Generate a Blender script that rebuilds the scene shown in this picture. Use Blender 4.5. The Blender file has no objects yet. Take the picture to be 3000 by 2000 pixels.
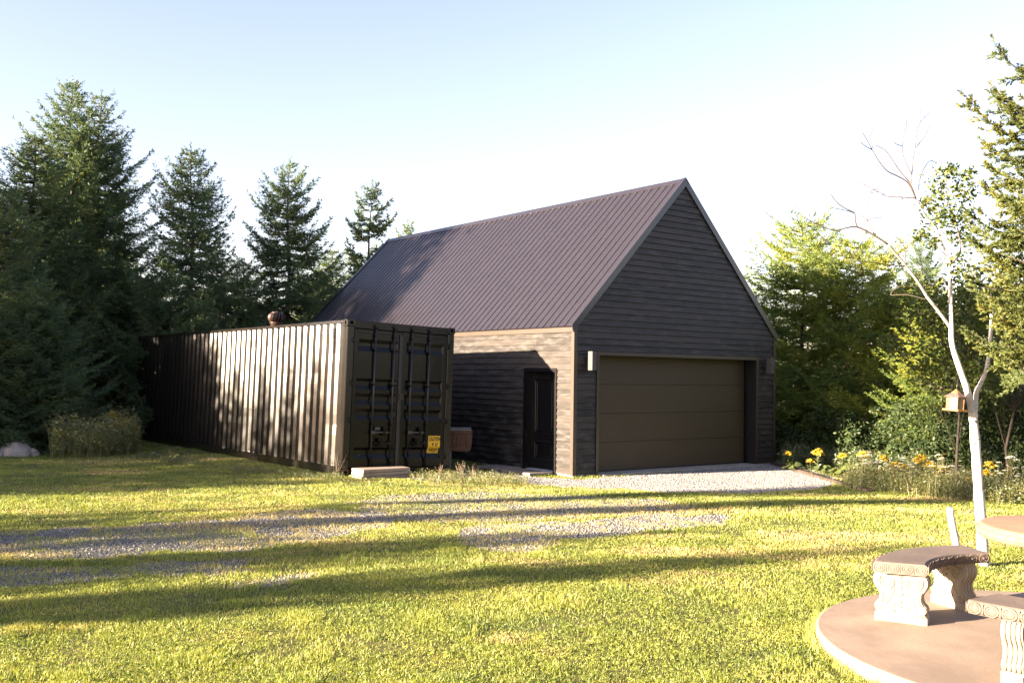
import bpy, math, random
import numpy as np
from mathutils import Vector, Matrix

scene = bpy.context.scene
COL = scene.collection
rad = math.radians

# ------------------------------------------------------------------ camera
FPX, PITCH, ROLL, CAMH = 2857.5, 0.0354, -0.0145, 2.0028
def rot3(yaw, pitch, roll):
    cy, sy, cp, sp, cr, sr = np.cos(yaw), np.sin(yaw), np.cos(pitch), np.sin(pitch), np.cos(roll), np.sin(roll)
    return np.array([[cy, -sy, 0], [sy, cy, 0], [0, 0, 1.]]) @ np.array([[1., 0, 0], [0, cp, -sp], [0, sp, cp]]) @ np.array([[cr, 0, sr], [0, 1., 0], [-sr, 0, cr]])
CM = rot3(0, PITCH, ROLL)
cam_d = bpy.data.cameras.new("camera")
cam = bpy.data.objects.new("camera", cam_d)
COL.objects.link(cam)
cam_d.sensor_width = 36.0
cam_d.lens = FPX / 3000 * 36.0
cam_d.clip_end = 2000
mw = Matrix.Identity(4)
for i in range(3):
    mw[i][0], mw[i][1], mw[i][2] = CM[i, 0], CM[i, 2], -CM[i, 1]
mw[2][3] = CAMH
cam.matrix_world = mw
scene.camera = cam

# ------------------------------------------------------------------ light
SUN_DIR = Vector((0.8974, 0.3855, -0.2148)).normalized()
world = bpy.data.worlds.new("World")
scene.world = world
world.use_nodes = True
wn = world.node_tree.nodes
sky = wn.new("ShaderNodeTexSky")
sky.sky_type = 'NISHITA'
sky.sun_disc = False
sky.sun_elevation = rad(12.4)
sky.sun_rotation = math.atan2(-SUN_DIR.x, -SUN_DIR.y)
sky.air_density = 1.0
sky.dust_density = 1.0
sky.ozone_density = 0.4
wn["Background"].inputs[1].default_value = 0.05
hs = wn.new("ShaderNodeHueSaturation")
hs.inputs["Saturation"].default_value = 0.88
world.node_tree.links.new(sky.outputs[0], hs.inputs["Color"])
tone = wn.new("ShaderNodeMix")
tone.data_type = 'RGBA'
tone.blend_type = 'MULTIPLY'
tone.inputs[0].default_value = 1.0
tone.inputs[7].default_value = (0.81, 0.73, 0.85, 1)
world.node_tree.links.new(hs.outputs[0], tone.inputs[6])
world.node_tree.links.new(tone.outputs[2], wn["Background"].inputs[0])
sun_d = bpy.data.lights.new("sun", 'SUN')
sun_d.energy = 5.0
sun_d.angle = rad(0.5)
sun_d.color = (1.0, 0.80, 0.58)
sun = bpy.data.objects.new("sun", sun_d)
COL.objects.link(sun)
sun.rotation_euler = SUN_DIR.to_track_quat('-Z', 'Y').to_euler()
sun.location = (-30, -10, 20)
vs = scene.view_settings
vs.view_transform = 'Standard'
vs.look = 'None'
vs.gamma = 1.0
vs.exposure = 3.42

# ------------------------------------------------------------------ helpers
def ray(px, py):
    return CM @ np.array([(px - 1500) / FPX, 1.0, -(py - 1000) / FPX])
def at_z(px, py, z=0.08):
    d = ray(px, py)
    return np.array([0, 0, CAMH]) + d * ((z - CAMH) / d[2])
def at_y(px, py, y):
    d = ray(px, py)
    return np.array([0, 0, CAMH]) + d * (y / d[1])

def hashn(ix, iy, seed):
    h = (ix.astype(np.int64) * 374761393 + iy.astype(np.int64) * 668265263 + seed * 2147483647) & 0xffffffff
    h = ((h ^ (h >> 13)) * 1274126177) & 0xffffffff
    return ((h ^ (h >> 16)) & 0xffff) / 65535.0
def vnoise(x, y, seed=0):
    x, y = np.asarray(x, float), np.asarray(y, float)
    ix, iy = np.floor(x), np.floor(y)
    fx, fy = x - ix, y - iy
    fx, fy = fx * fx * (3 - 2 * fx), fy * fy * (3 - 2 * fy)
    a, b, c, d = hashn(ix, iy, seed), hashn(ix + 1, iy, seed), hashn(ix, iy + 1, seed), hashn(ix + 1, iy + 1, seed)
    return (a * (1 - fx) + b * fx) * (1 - fy) + (c * (1 - fx) + d * fx) * fy
def fbm(x, y, seed=0, o=3):
    s, a, t = 0, 0.5, 0
    for i in range(o):
        s = s + a * vnoise(np.asarray(x) * 2 ** i, np.asarray(y) * 2 ** i, seed + i)
        t += a
        a *= 0.55
    return s / t
def smooth(a, b, x):
    t = np.clip((x - a) / (b - a), 0, 1)
    return t * t * (3 - 2 * t)

def ground_z(x, y):
    x, y = np.asarray(x, float), np.asarray(y, float)
    pad = smooth(15.5, 18.5, y + 0.35 * np.abs(x - 3)) * smooth(-2.5, 0.5, x)
    z = 0.09 - 0.075 * pad
    z = z + 0.05 * (fbm(x * 0.35, y * 0.35, 5) - 0.5) * (1 - 0.7 * pad)
    return z

def tag(o, label=None, cat=None, group=None, kind=None):
    if label: o['label'] = label
    if cat: o['category'] = cat
    if group: o['group'] = group
    if kind: o['kind'] = kind
    return o
def empty(name, loc=(0, 0, 0), rz=0.0):
    o = bpy.data.objects.new(name, None)
    o.empty_display_size = 0.2
    COL.objects.link(o)
    o.location = loc
    o.rotation_euler = (0, 0, rz)
    return o
def copy_tree(o, parent=None):
    c = o.copy()
    COL.objects.link(c)
    c.parent = parent
    for ch in [k for k in COL.objects if k.parent == o]:
        copy_tree(ch, c)
    return c

class MB:
    def __init__(s):
        s.v, s.f, s.t, s.sm = [], [], [], []
    def add(s, vs_, fs, tint=None, smooth_=False):
        b = len(s.v)
        s.v += [tuple(p) for p in vs_]
        s.f += [tuple(i + b for i in f) for f in fs]
        s.sm += [smooth_] * len(fs)
        s.t += [0.5 if tint is None else tint] * len(vs_)
        return s
    def box(s, x0, x1, y0, y1, z0, z1, tint=None, bev=0.0, M=None):
        if bev <= 0:
            vs_ = [(x, y, z) for x in (x0, x1) for y in (y0, y1) for z in (z0, z1)]
            fs = [(0, 1, 3, 2), (4, 6, 7, 5), (0, 4, 5, 1), (2, 3, 7, 6), (0, 2, 6, 4), (1, 5, 7, 3)]
        else:
            b = bev
            vs_, fs, idx = [], [], {}
            for i, x in enumerate((x0, x1)):
                for j, y in enumerate((y0, y1)):
                    for k, z in enumerate((z0, z1)):
                        sx, sy, sz = (1 - 2 * i) * b, (1 - 2 * j) * b, (1 - 2 * k) * b
                        for ax in range(3):
                            idx[(i, j, k, ax)] = len(vs_)
                            vs_.append((x + (0 if ax == 0 else sx), y + (0 if ax == 1 else sy), z + (0 if ax == 2 else sz)))
            def q(a, b_, c, d): fs.append((a, b_, c, d))
            for i in (0, 1):
                l = [idx[(i, 0, 0, 0)], idx[(i, 1, 0, 0)], idx[(i, 1, 1, 0)], idx[(i, 0, 1, 0)]]
                fs.append(tuple(l if i else l[::-1]))
                l = [idx[(0, i, 0, 1)], idx[(1, i, 0, 1)], idx[(1, i, 1, 1)], idx[(0, i, 1, 1)]]
                fs.append(tuple(l[::-1] if i else l))
                l = [idx[(0, 0, i, 2)], idx[(1, 0, i, 2)], idx[(1, 1, i, 2)], idx[(0, 1, i, 2)]]
                fs.append(tuple(l if i else l[::-1]))
            for a in (0, 1):
                for c in (0, 1):
                    q(idx[(a, c, 0, 0)], idx[(a, c, 1, 0)], idx[(a, c, 1, 1)], idx[(a, c, 0, 1)])
                    q(idx[(a, 0, c, 0)], idx[(a, 1, c, 0)], idx[(a, 1, c, 2)], idx[(a, 0, c, 2)])
                    q(idx[(0, a, c, 1)], idx[(1, a, c, 1)], idx[(1, a, c, 2)], idx[(0, a, c, 2)])
            for i in (0, 1):
                for j in (0, 1):
                    for k in (0, 1):
                        fs.append(tuple(idx[(i, j, k, ax)] for ax in range(3)))
        if M is not None:
            vs_ = [tuple(M @ Vector(p)) for p in vs_]
        return s.add(vs_, fs, tint)
    def tube(s, pts, rads, n=8, cap=True, tint=None, smooth_=True):
        pts = [Vector(p) for p in pts]
        if not hasattr(rads, '__len__'):
            rads = [rads] * len(pts)
        vs_, fs = [], []
        up = None
        for i, p in enumerate(pts):
            d = (pts[min(i + 1, len(pts) - 1)] - pts[max(i - 1, 0)]).normalized()
            if up is None:
                up = d.orthogonal().normalized()
            up = (up - d * up.dot(d))
            up = up.normalized() if up.length > 1e-6 else d.orthogonal().normalized()
            w = d.cross(up)
            for k in range(n):
                a = 2 * math.pi * k / n
                vs_.append(p + (up * math.cos(a) + w * math.sin(a)) * rads[i])
        for i in range(len(pts) - 1):
            for k in range(n):
                k2 = (k + 1) % n
                fs.append((i * n + k, i * n + k2, (i + 1) * n + k2, (i + 1) * n + k))
        if cap:
            fs.append(tuple(range(n))[::-1])
            fs.append(tuple(range((len(pts) - 1) * n, len(pts) * n)))
        return s.add(vs_, fs, tint, smooth_)
    def lathe(s, prof, n=24, c=(0, 0, 0), tint=None, smooth_=True):
        vs_, fs = [], []
        for r, z in prof:
            for k in range(n):
                a = 2 * math.pi * k / n
                vs_.append((c[0] + r * math.cos(a), c[1] + r * math.sin(a), c[2] + z))
        for i in range(len(prof) - 1):
            for k in range(n):
                k2 = (k + 1) % n
                fs.append((i * n + k, i * n + k2, (i + 1) * n + k2, (i + 1) * n + k))
        fs.append(tuple(range(n))[::-1])
        fs.append(tuple(range((len(prof) - 1) * n, len(prof) * n)))
        return s.add(vs_, fs, tint, smooth_)
    def prism(s, outline, f, d, tint=None, smooth_=False):
        """outline: 2-D loop; f(p) -> 3-D point; d: extrusion vector"""
        n = len(outline)
        a = [Vector(f(p)) for p in outline]
        vs_ = a + [p + Vector(d) for p in a]
        fs = [tuple(range(n))[::-1], tuple(range(n, 2 * n))] + [(i, (i + 1) % n, n + (i + 1) % n, n + i) for i in range(n)]
        return s.add(vs_, fs, tint, smooth_)
    def build(s, name, mat, parent=None, recalc=False):
        me = bpy.data.meshes.new(name)
        me.from_pydata(s.v, [], s.f)
        me.polygons.foreach_set('use_smooth', s.sm)
        a = me.attributes.new('tint', 'FLOAT', 'POINT')
        a.data.foreach_set('value', s.t)
        if recalc:
            import bmesh
            bm = bmesh.new(); bm.from_mesh(me)
            bmesh.ops.recalc_face_normals(bm, faces=bm.faces)
            bm.to_mesh(me); bm.free()
        me.materials.append(mat)
        o = bpy.data.objects.new(name, me)
        COL.objects.link(o)
        if parent is not None: o.parent = parent
        return o

def np_mesh(name, verts, faces, tint, mat, parent=None):
    """verts (N,3), faces (M,k) - big meshes"""
    verts = np.ascontiguousarray(verts, dtype=np.float32)
    faces = np.ascontiguousarray(faces, dtype=np.int32)
    me = bpy.data.meshes.new(name)
    me.vertices.add(len(verts))
    me.vertices.foreach_set('co', verts.ravel())
    m, k = faces.shape
    me.loops.add(m * k)
    me.loops.foreach_set('vertex_index', faces.ravel())
    me.polygons.add(m)
    me.polygons.foreach_set('loop_start', np.arange(0, m * k, k, dtype=np.int32))
    me.update(calc_edges=True)
    a = me.attributes.new('tint', 'FLOAT', 'POINT')
    a.data.foreach_set('value', np.ascontiguousarray(tint, dtype=np.float32))
    me.materials.append(mat)
    o = bpy.data.objects.new(name, me)
    COL.objects.link(o)
    if parent is not None: o.parent = parent
    return o

# ------------------------------------------------------------------ materials
class NT:
    def __init__(s, name):
        s.m = bpy.data.materials.new(name)
        s.m.use_nodes = True
        s.n, s.l = s.m.node_tree.nodes, s.m.node_tree.links
        s.b = s.n["Principled BSDF"]
        s.out = s.n["Material Output"]
    def node(s, t, **kw):
        nd = s.n.new("ShaderNode" + t)
        for k, v in kw.items():
            if k.startswith('_'):
                setattr(nd, k[1:], v)
            else:
                key = int(k[1:]) if k[0] == 'i' and k[1:].isdigit() else k.replace('__', ' ')
                if isinstance(v, bpy.types.NodeSocket):
                    s.l.new(v, nd.inputs[key])
                else:
                    nd.inputs[key].default_value = v
        return nd
    def ramp(s, fac, stops):
        r = s.node("ValToRGB")
        s.l.new(fac, r.inputs[0])
        els = r.color_ramp.elements
        while len(els) < len(stops): els.new(0.5)
        for e, (p, c) in zip(els, stops):
            e.position = p
            e.color = (*c, 1) if len(c) == 3 else c
        return r.outputs[0]
    def coord(s, scale=(1, 1, 1), kind="Object"):
        tc = s.node("TexCoord")
        mp = s.node("Mapping")
        s.l.new(tc.outputs[kind], mp.inputs[0])
        mp.inputs["Scale"].default_value = scale
        return mp.outputs[0]
    def noise(s, vec, scale, detail=4, rough=0.55, out=0):
        return s.node("TexNoise", Vector=vec, Scale=scale, Detail=detail, Roughness=rough).outputs[out]
    def mix(s, fac, a, b, mode='MIX'):
        nd = s.node("Mix", _data_type='RGBA', _blend_type=mode)
        for i, v in ((0, fac), (6, a), (7, b)):
            if isinstance(v, bpy.types.NodeSocket): s.l.new(v, nd.inputs[i])
            elif i == 0: nd.inputs[0].default_value = v
            else: nd.inputs[i].default_value = (*v, 1)
        return nd.outputs[2]
    def attr(s, name='tint'):
        return s.node("Attribute", _attribute_name=name).outputs["Fac"]
    def math(s, op, a, b=None):
        nd = s.node("Math", _operation=op)
        for i, v in ((0, a), (1, b)):
            if v is None: continue
            if isinstance(v, bpy.types.NodeSocket): s.l.new(v, nd.inputs[i])
            else: nd.inputs[i].default_value = v
        return nd.outputs[0]
    def bump(s, h, strength=0.3, dist=0.01):
        b = s.node("Bump", Strength=strength, Distance=dist)
        s.l.new(h, b.inputs["Height"])
        s.l.new(b.outputs[0], s.b.inputs["Normal"])
    def base(s, c, rough=0.6, spec=0.5, metal=0.0):
        if isinstance(c, bpy.types.NodeSocket): s.l.new(c, s.b.inputs["Base Color"])
        else: s.b.inputs["Base Color"].default_value = (*c, 1)
        if isinstance(rough, bpy.types.NodeSocket): s.l.new(rough, s.b.inputs["Roughness"])
        else: s.b.inputs["Roughness"].default_value = rough
        s.b.inputs["Specular IOR Level"].default_value = spec
        s.b.inputs["Metallic"].default_value = metal
        return s.m

def simple(name, c, rough=0.6, var=0.15, scale=8, spec=0.5, bump=0.15, metal=0.0):
    t = NT(name)
    v = t.coord()
    n = t.noise(v, scale, 5)
    n2 = t.noise(v, scale * 9, 3)
    lo = tuple(x * (1 - var) for x in c); hi = tuple(min(1, x * (1 + var)) for x in c)
    t.base(t.mix(t.ramp(n, [(0.3, (0, 0, 0)), (0.7, (1, 1, 1))]), lo, hi), rough, spec, metal)
    if bump: t.bump(n2, bump, 0.004)
    return t.m

def leaf_mat(name, c0, c1, trans=0.35, rough=0.5, gloss=0.06, c2=None):
    t = NT(name)
    at = t.attr()
    col = t.ramp(at, [(0.0, c0), (0.6 if c2 else 1.0, c1)] + ([(1.0, c2)] if c2 else []))
    t.n.remove(t.b)
    d = t.node("BsdfDiffuse", Color=col)
    tr = t.node("BsdfTranslucent", Color=t.mix(1.0, col, (1.0, 1.0, 0.45), 'MULTIPLY'))
    g = t.node("BsdfGlossy", Roughness=rough, Color=(1, 1, 1, 1))
    m1 = t.node("MixShader", Fac=trans)
    t.l.new(d.outputs[0], m1.inputs[1]); t.l.new(tr.outputs[0], m1.inputs[2])
    m2 = t.node("MixShader", Fac=gloss)
    t.l.new(m1.outputs[0], m2.inputs[1]); t.l.new(g.outputs[0], m2.inputs[2])
    t.l.new(m2.outputs[0], t.out.inputs[0])
    return t.m

def siding_mat():
    t = NT("black_stained_boards")
    at = t.attr()
    v = t.coord((1, 1, 1))
    # grain runs along the boards: stretch both horizontal axes
    vg = t.coord((1.6, 1.6, 46))
    g = t.noise(vg, 2.2, 6, 0.65)
    v2 = t.coord((1.1, 1.1, 5.5))
    blot = t.noise(v2, 1.9, 5, 0.6)
    kn = t.node("TexVoronoi", Vector=t.coord((2.6, 2.6, 8.5)), Scale=1.0).outputs["Distance"]
    knot = t.ramp(kn, [(0.0, (1, 1, 1)), (0.05, (0.7, 0.7, 0.7)), (0.11, (0, 0, 0))])
    c = t.ramp(blot, [(0.34, (0.006, 0.006, 0.007)), (0.48, (0.014, 0.0132, 0.0132)), (0.66, (0.060, 0.056, 0.055))])
    c = t.mix(t.ramp(g, [(0.35, (0, 0, 0)), (0.75, (0.6, 0.6, 0.6))]), c, (0.038, 0.029, 0.022))
    c = t.mix(t.math('MULTIPLY', at, 0.65), c, (0.046, 0.038, 0.033))
    c = t.mix(t.math('MULTIPLY', knot, 0.7), c, (0.016, 0.013, 0.012))
    ch = t.noise(t.coord((9, 9, 60)), 1.0, 4, 0.7)
    c = t.mix(t.ramp(ch, [(0.74, (0, 0, 0)), (0.80, (0.55, 0.55, 0.55))]), c, (0.12, 0.11, 0.10))
    t.base(c, t.ramp(blot, [(0.3, (0.46,) * 3), (0.7, (0.60,) * 3)]), 0.24)
    t.bump(g, 0.2, 0.003)
    return t.m

def container_mat(name="black_container_paint", spec=0.85):
    t = NT(name)
    v = t.coord()
    n = t.noise(v, 1.3, 5)
    streak = t.noise(t.coord((6, 6, 0.5)), 2.0, 5, 0.6)
    c = t.ramp(n, [(0.3, (0.006, 0.0052, 0.0045)), (0.7, (0.011, 0.009, 0.0072))])
    c = t.mix(t.ramp(streak, [(0.5, (0, 0, 0)), (0.8, (0.7, 0.7, 0.7))]), c, (0.022, 0.0165, 0.0125))
    chip = t.noise(v, 26, 4, 0.7)
    c = t.mix(t.ramp(chip, [(0.72, (0, 0, 0)), (0.76, (1, 1, 1))]), c, (0.13, 0.09, 0.07))
    t.base(c, t.ramp(n, [(0.3, (0.20,) * 3), (0.7, (0.26,) * 3)]), spec)
    t.bump(t.noise(v, 5, 3), 0.04, 0.02)
    return t.m

def door_paint_mat():
    t = NT("glossy_black_door_paint")
    v = t.coord()
    n = t.noise(v, 2.0, 5)
    c = t.ramp(n, [(0.3, (0.0030, 0.0030, 0.0030)), (0.7, (0.0056, 0.0053, 0.0048))])
    chip = t.noise(v, 30, 4, 0.7)
    c = t.mix(t.ramp(chip, [(0.73, (0, 0, 0)), (0.77, (0.8, 0.8, 0.8))]), c, (0.09, 0.07, 0.055))
    t.base(c, t.ramp(n, [(0.3, (0.16,) * 3), (0.7, (0.24,) * 3)]), 0.2)
    t.bump(t.noise(v, 7, 3), 0.12, 0.01)
    return t.m

def bark_birch_mat():
    t = NT("white_birch_bark")
    v = t.coord()
    n = t.noise(t.coord((1, 1, 1)), 5, 5)
    len_ = t.noise(t.coord((14, 14, 46)), 1.0, 3, 0.6)
    c = t.ramp(n, [(0.3, (0.32, 0.285, 0.25)), (0.65, (0.50, 0.47, 0.43))])
    c = t.mix(t.ramp(len_, [(0.60, (0, 0, 0)), (0.66, (1, 1, 1))]), c, (0.05, 0.035, 0.027))
    c = t.mix(t.attr(), c, (0.16, 0.10, 0.075))
    t.base(c, 0.6, 0.3)
    t.bump(len_, 0.3, 0.006)
    return t.m

def concrete_mat(name, c, pink=0.0, rough=0.8, grime=0.5):
    t = NT(name)
    v = t.coord()
    a = t.noise(v, 2.2, 6, 0.6)
    b = t.noise(v, 60, 3, 0.6)
    p = t.noise(v, 9, 5, 0.65)
    lo = tuple(x * 0.72 for x in c); hi = tuple(min(1, x * 1.18) for x in c)
    col = t.mix(t.ramp(a, [(0.34, (0, 0, 0)), (0.66, (1, 1, 1))]), lo, hi)
    col = t.mix(t.math('MULTIPLY', t.ramp(p, [(0.5, (0, 0, 0)), (0.72, (1, 1, 1))]), grime), col, tuple(x * 0.55 for x in c))
    col = t.mix(t.ramp(b, [(0.35, (0.35,) * 3), (0.6, (0, 0, 0))]), col, tuple(x * 0.6 for x in c))
    t.base(col, rough, 0.3)
    t.bump(b, 0.35, 0.004)
    return t.m

def ground_mat():
    t = NT("lawn_soil")
    v = t.coord()
    g = t.attr('gravel')
    a = t.noise(v, 0.55, 5, 0.6)
    b = t.noise(v, 14, 5, 0.7)
    f = t.noise(v, 95, 3, 0.7)
    c = t.ramp(a, [(0.3, (0.045, 0.060, 0.014)), (0.55, (0.075, 0.080, 0.020)), (0.75, (0.12, 0.10, 0.040))])
    c = t.mix(t.ramp(b, [(0.42, (0, 0, 0)), (0.68, (0.7, 0.7, 0.7))]), c, (0.11, 0.085, 0.045))
    vor = t.node("TexVoronoi", Vector=v, Scale=42.0)
    st = t.ramp(vor.outputs["Color"], [(0.0, (0.11, 0.11, 0.115)), (0.5, (0.20, 0.195, 0.19)), (1.0, (0.34, 0.33, 0.32))])
    st = t.mix(t.ramp(vor.outputs["Distance"], [(0.25, (0, 0, 0)), (0.55, (0.8, 0.8, 0.8))]), st, (0.045, 0.042, 0.04))
    gm = t.ramp(t.math('ADD', g, t.math('MULTIPLY', t.math('SUBTRACT', b, 0.5), 0.5)), [(0.35, (0, 0, 0)), (0.6, (1, 1, 1))])
    t.base(t.mix(gm, c, st), 0.9, 0.2)
    h = t.math('ADD', t.math('MULTIPLY', f, 0.5), t.math('MULTIPLY', vor.outputs["Distance"], t.math('MULTIPLY', g, -1.0)))
    t.bump(h, 0.8, 0.02)
    return t.m

M = {}
M['siding'] = siding_mat()
M['cont'] = container_mat()
M['cdoor'] = door_paint_mat()
M['rod'] = simple('grey_rod_metal', (0.016, 0.016, 0.018), 0.3, 0.2, 14)
M['cpost'] = container_mat('black_frame_paint', 0.3)
M['roof'] = simple("charcoal_roof_steel", (0.0180, 0.0155, 0.0200), 0.38, 0.08, 3, 0.4, 0.03)
M['roof'].node_tree.nodes["Principled BSDF"].inputs["Coat Weight"].default_value = 0.35
M['roof'].node_tree.nodes["Principled BSDF"].inputs["Coat Roughness"].default_value = 0.15
M['trim'] = simple("bronze_trim", (0.040, 0.028, 0.020), 0.42, 0.1, 4, 0.5, 0.03)
M['gdoor'] = simple("bronze_garage_door", (0.046, 0.032, 0.0165), 0.52, 0.06, 90, 0.4, 0.25)
M['pdoor'] = simple("black_entry_door", (0.006, 0.006, 0.007), 0.28, 0.1, 5, 0.6, 0.03)
M['dark'] = simple("dark_metal", (0.008, 0.008, 0.009), 0.45, 0.15, 6)
M['black'] = simple("black_void", (0.004, 0.004, 0.004), 0.9, 0.1, 6, 0.1)
M['alu'] = simple("aluminium_sill", (0.50, 0.51, 0.54), 0.38, 0.1, 12, 0.5, 0.05, 0.6)
M['brass'] = simple("worn_brass", (0.45, 0.33, 0.16), 0.35, 0.1, 12, 0.5, 0.05, 0.8)
M['steel'] = simple("bare_steel", (0.055, 0.055, 0.055), 0.4, 0.25, 20, 0.5, 0.1, 0.8)
M['lamp'] = simple("taupe_lamp_metal", (0.058, 0.055, 0.056), 0.45, 0.05, 6, 0.4, 0.02)
M['found'] = concrete_mat("foundation_concrete", (0.40, 0.36, 0.30))
M['apron'] = concrete_mat("grey_concrete", (0.34, 0.31, 0.27))
M['pave'] = concrete_mat("weathered_paver", (0.30, 0.23, 0.18))
M['paveg'] = concrete_mat("grey_brown_paver", (0.24, 0.20, 0.165))
M['slab'] = concrete_mat("tan_pink_slab", (0.235, 0.180, 0.140), grime=0.35)
M['seat'] = concrete_mat("brown_stained_concrete", (0.130, 0.100, 0.084), grime=0.35)
M['leg'] = concrete_mat("cream_cast_concrete", (0.27, 0.225, 0.165), grime=0.25)
M['tabletop'] = concrete_mat("tan_cast_concrete", (0.22, 0.145, 0.096), grime=0.3)
M['birch'] = bark_birch_mat()
M['bark'] = simple("grey_brown_bark", (0.050, 0.040, 0.034), 0.85, 0.4, 12, 0.2, 0.6)
M['deadwood'] = simple("dead_twigs", (0.085, 0.066, 0.054), 0.8, 0.3, 10, 0.2, 0.3)
M['spruce'] = leaf_mat("spruce_needles", (0.045, 0.085, 0.058), (0.105, 0.155, 0.080), 0.30, gloss=0.015, c2=(0.20, 0.18, 0.032))  # yellow end of the ramp paints warm sunlit patches into the needles
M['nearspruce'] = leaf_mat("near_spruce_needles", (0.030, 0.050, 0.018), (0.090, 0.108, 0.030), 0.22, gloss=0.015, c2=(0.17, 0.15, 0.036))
M['larch'] = leaf_mat("larch_needles", (0.060, 0.118, 0.050), (0.19, 0.24, 0.048), 0.38, gloss=0.015, c2=(0.36, 0.31, 0.035))  # yellow end of the ramp puts the sunlit look into the colour
M['shrub'] = leaf_mat("dark_shrub_leaves", (0.014, 0.030, 0.012), (0.045, 0.070, 0.024), 0.25, gloss=0.015, c2=(0.10, 0.11, 0.026))
M['leaves'] = leaf_mat("broad_leaves", (0.030, 0.055, 0.014), (0.085, 0.110, 0.018), 0.38, gloss=0.025, c2=(0.19, 0.16, 0.022))
M['grass'] = leaf_mat("grass_blades", (0.115, 0.165, 0.030), (0.275, 0.310, 0.055), 0.42, gloss=0.03, c2=(0.47, 0.38, 0.17))
M['weed'] = leaf_mat("weed_greens", (0.035, 0.062, 0.018), (0.10, 0.125, 0.028), 0.35, c2=(0.25, 0.21, 0.065))
M['goldflower'] = leaf_mat("goldenrod_yellow", (0.42, 0.29, 0.010), (0.58, 0.43, 0.025), 0.3)
M['whiteflower'] = leaf_mat("white_umbel", (0.55, 0.52, 0.42), (0.75, 0.73, 0.66), 0.3)
M['dryweed'] = leaf_mat("dry_stalks", (0.12, 0.075, 0.045), (0.28, 0.20, 0.12), 0.2)
M['stone'] = leaf_mat("gravel_stones", (0.085, 0.085, 0.09), (0.20, 0.197, 0.194), 0.0, c2=(0.38, 0.365, 0.35), gloss=0.02)
M['rock'] = concrete_mat("granite_rock", (0.34, 0.29, 0.26), grime=0.8)
M['timber'] = simple("old_timber", (0.05, 0.038, 0.03), 0.85, 0.35, 10, 0.2, 0.5)
M['boxbrown'] = simple("brown_planter_boards", (0.085, 0.034, 0.018), 0.6, 0.3, 14, 0.4, 0.3)
M['greywood'] = simple("grey_weathered_board", (0.17, 0.15, 0.14), 0.75, 0.35, 10, 0.3, 0.4)
M['yellow'] = simple("yellow_sticker", (0.72, 0.40, 0.012), 0.45, 0.06, 5, 0.4, 0.02)
M['ink'] = simple("black_ink", (0.012, 0.012, 0.012), 0.5, 0.05, 5, 0.3, 0.0)
M['redbrown'] = simple("rusty_brown_vent", (0.042, 0.023, 0.018), 0.40, 0.3, 9, 0.5, 0.1)
M['cedar'] = simple("cedar_feeder_wood", (0.24, 0.125, 0.045), 0.65, 0.25, 18, 0.3, 0.3)
M['shingle'] = simple("brown_feeder_roof", (0.11, 0.066, 0.055), 0.7, 0.25, 30, 0.3, 0.4)
def pane_mat():
    t = NT("cloudy_feeder_pane")
    n = t.noise(t.coord((1, 1, 0.15)), 40, 4)
    t.base(t.ramp(n, [(0.3, (0.13, 0.10, 0.07)), (0.7, (0.26, 0.21, 0.15))]), 0.3)
    t.b.inputs["Transmission Weight"].default_value = 0.25
    return t.m
M['pane'] = pane_mat()
M['ground'] = ground_mat()

# ------------------------------------------------------------------ ground, gravel and lawn
rng = np.random.default_rng(7)
def world_poly(pts, z=0.06):
    return np.array([at_z(px, py, z)[:2] for px, py in pts])
def inside(poly, x, y):
    r = np.zeros(x.shape, bool)
    n = len(poly)
    for i in range(n):
        x0, y0 = poly[i]; x1, y1 = poly[(i + 1) % n]
        c = ((y0 > y) != (y1 > y)) & (x < (x1 - x0) * (y - y0) / (y1 - y0 + 1e-12) + x0)
        r ^= c
    return r
GRAVEL = [(0.93, world_poly(p)) for p in (
    [(-250, 1585), (0, 1565), (250, 1557), (450, 1545), (640, 1530), (820, 1506), (1000, 1500), (1150, 1512), (1120, 1545), (1000, 1575), (860, 1600), (700, 1616), (480, 1622), (300, 1640), (0, 1632), (-250, 1640)],
    [(1290, 1572), (1400, 1540), (1700, 1530), (1900, 1510), (2140, 1518), (2130, 1538), (1950, 1558), (1800, 1580), (1600, 1597), (1340, 1592)],
)] + [(0.62, world_poly(p)) for p in (
    [(-250, 1690), (0, 1665), (150, 1655), (330, 1668), (560, 1646), (760, 1640), (720, 1680), (500, 1700), (260, 1705), (0, 1735), (-250, 1740)],
    [(700, 1716), (850, 1684), (985, 1672), (1000, 1684), (860, 1708), (720, 1726)],
    [(1000, 1480), (1180, 1450), (1420, 1436), (1700, 1450), (2000, 1478), (2060, 1500), (1700, 1520), (1400, 1535), (1180, 1540)],
    [(1330, 1590), (1620, 1598), (1560, 1625), (1380, 1618)],
)] + [(0.9, world_poly(p)) for p in (
    [(1130, 1402), (1180, 1385), (1400, 1372), (1450, 1392), (1350, 1405), (1220, 1412)],
)]
PAD = world_poly([(1470, 1372), (1560, 1396), (1690, 1404), (1755, 1400), (2215, 1362), (2290, 1352), (2450, 1400), (2440, 1418), (2380, 1432), (2200, 1446), (1960, 1448), (1780, 1432), (1640, 1424), (1540, 1415), (1400, 1392)], 0.02)
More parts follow.
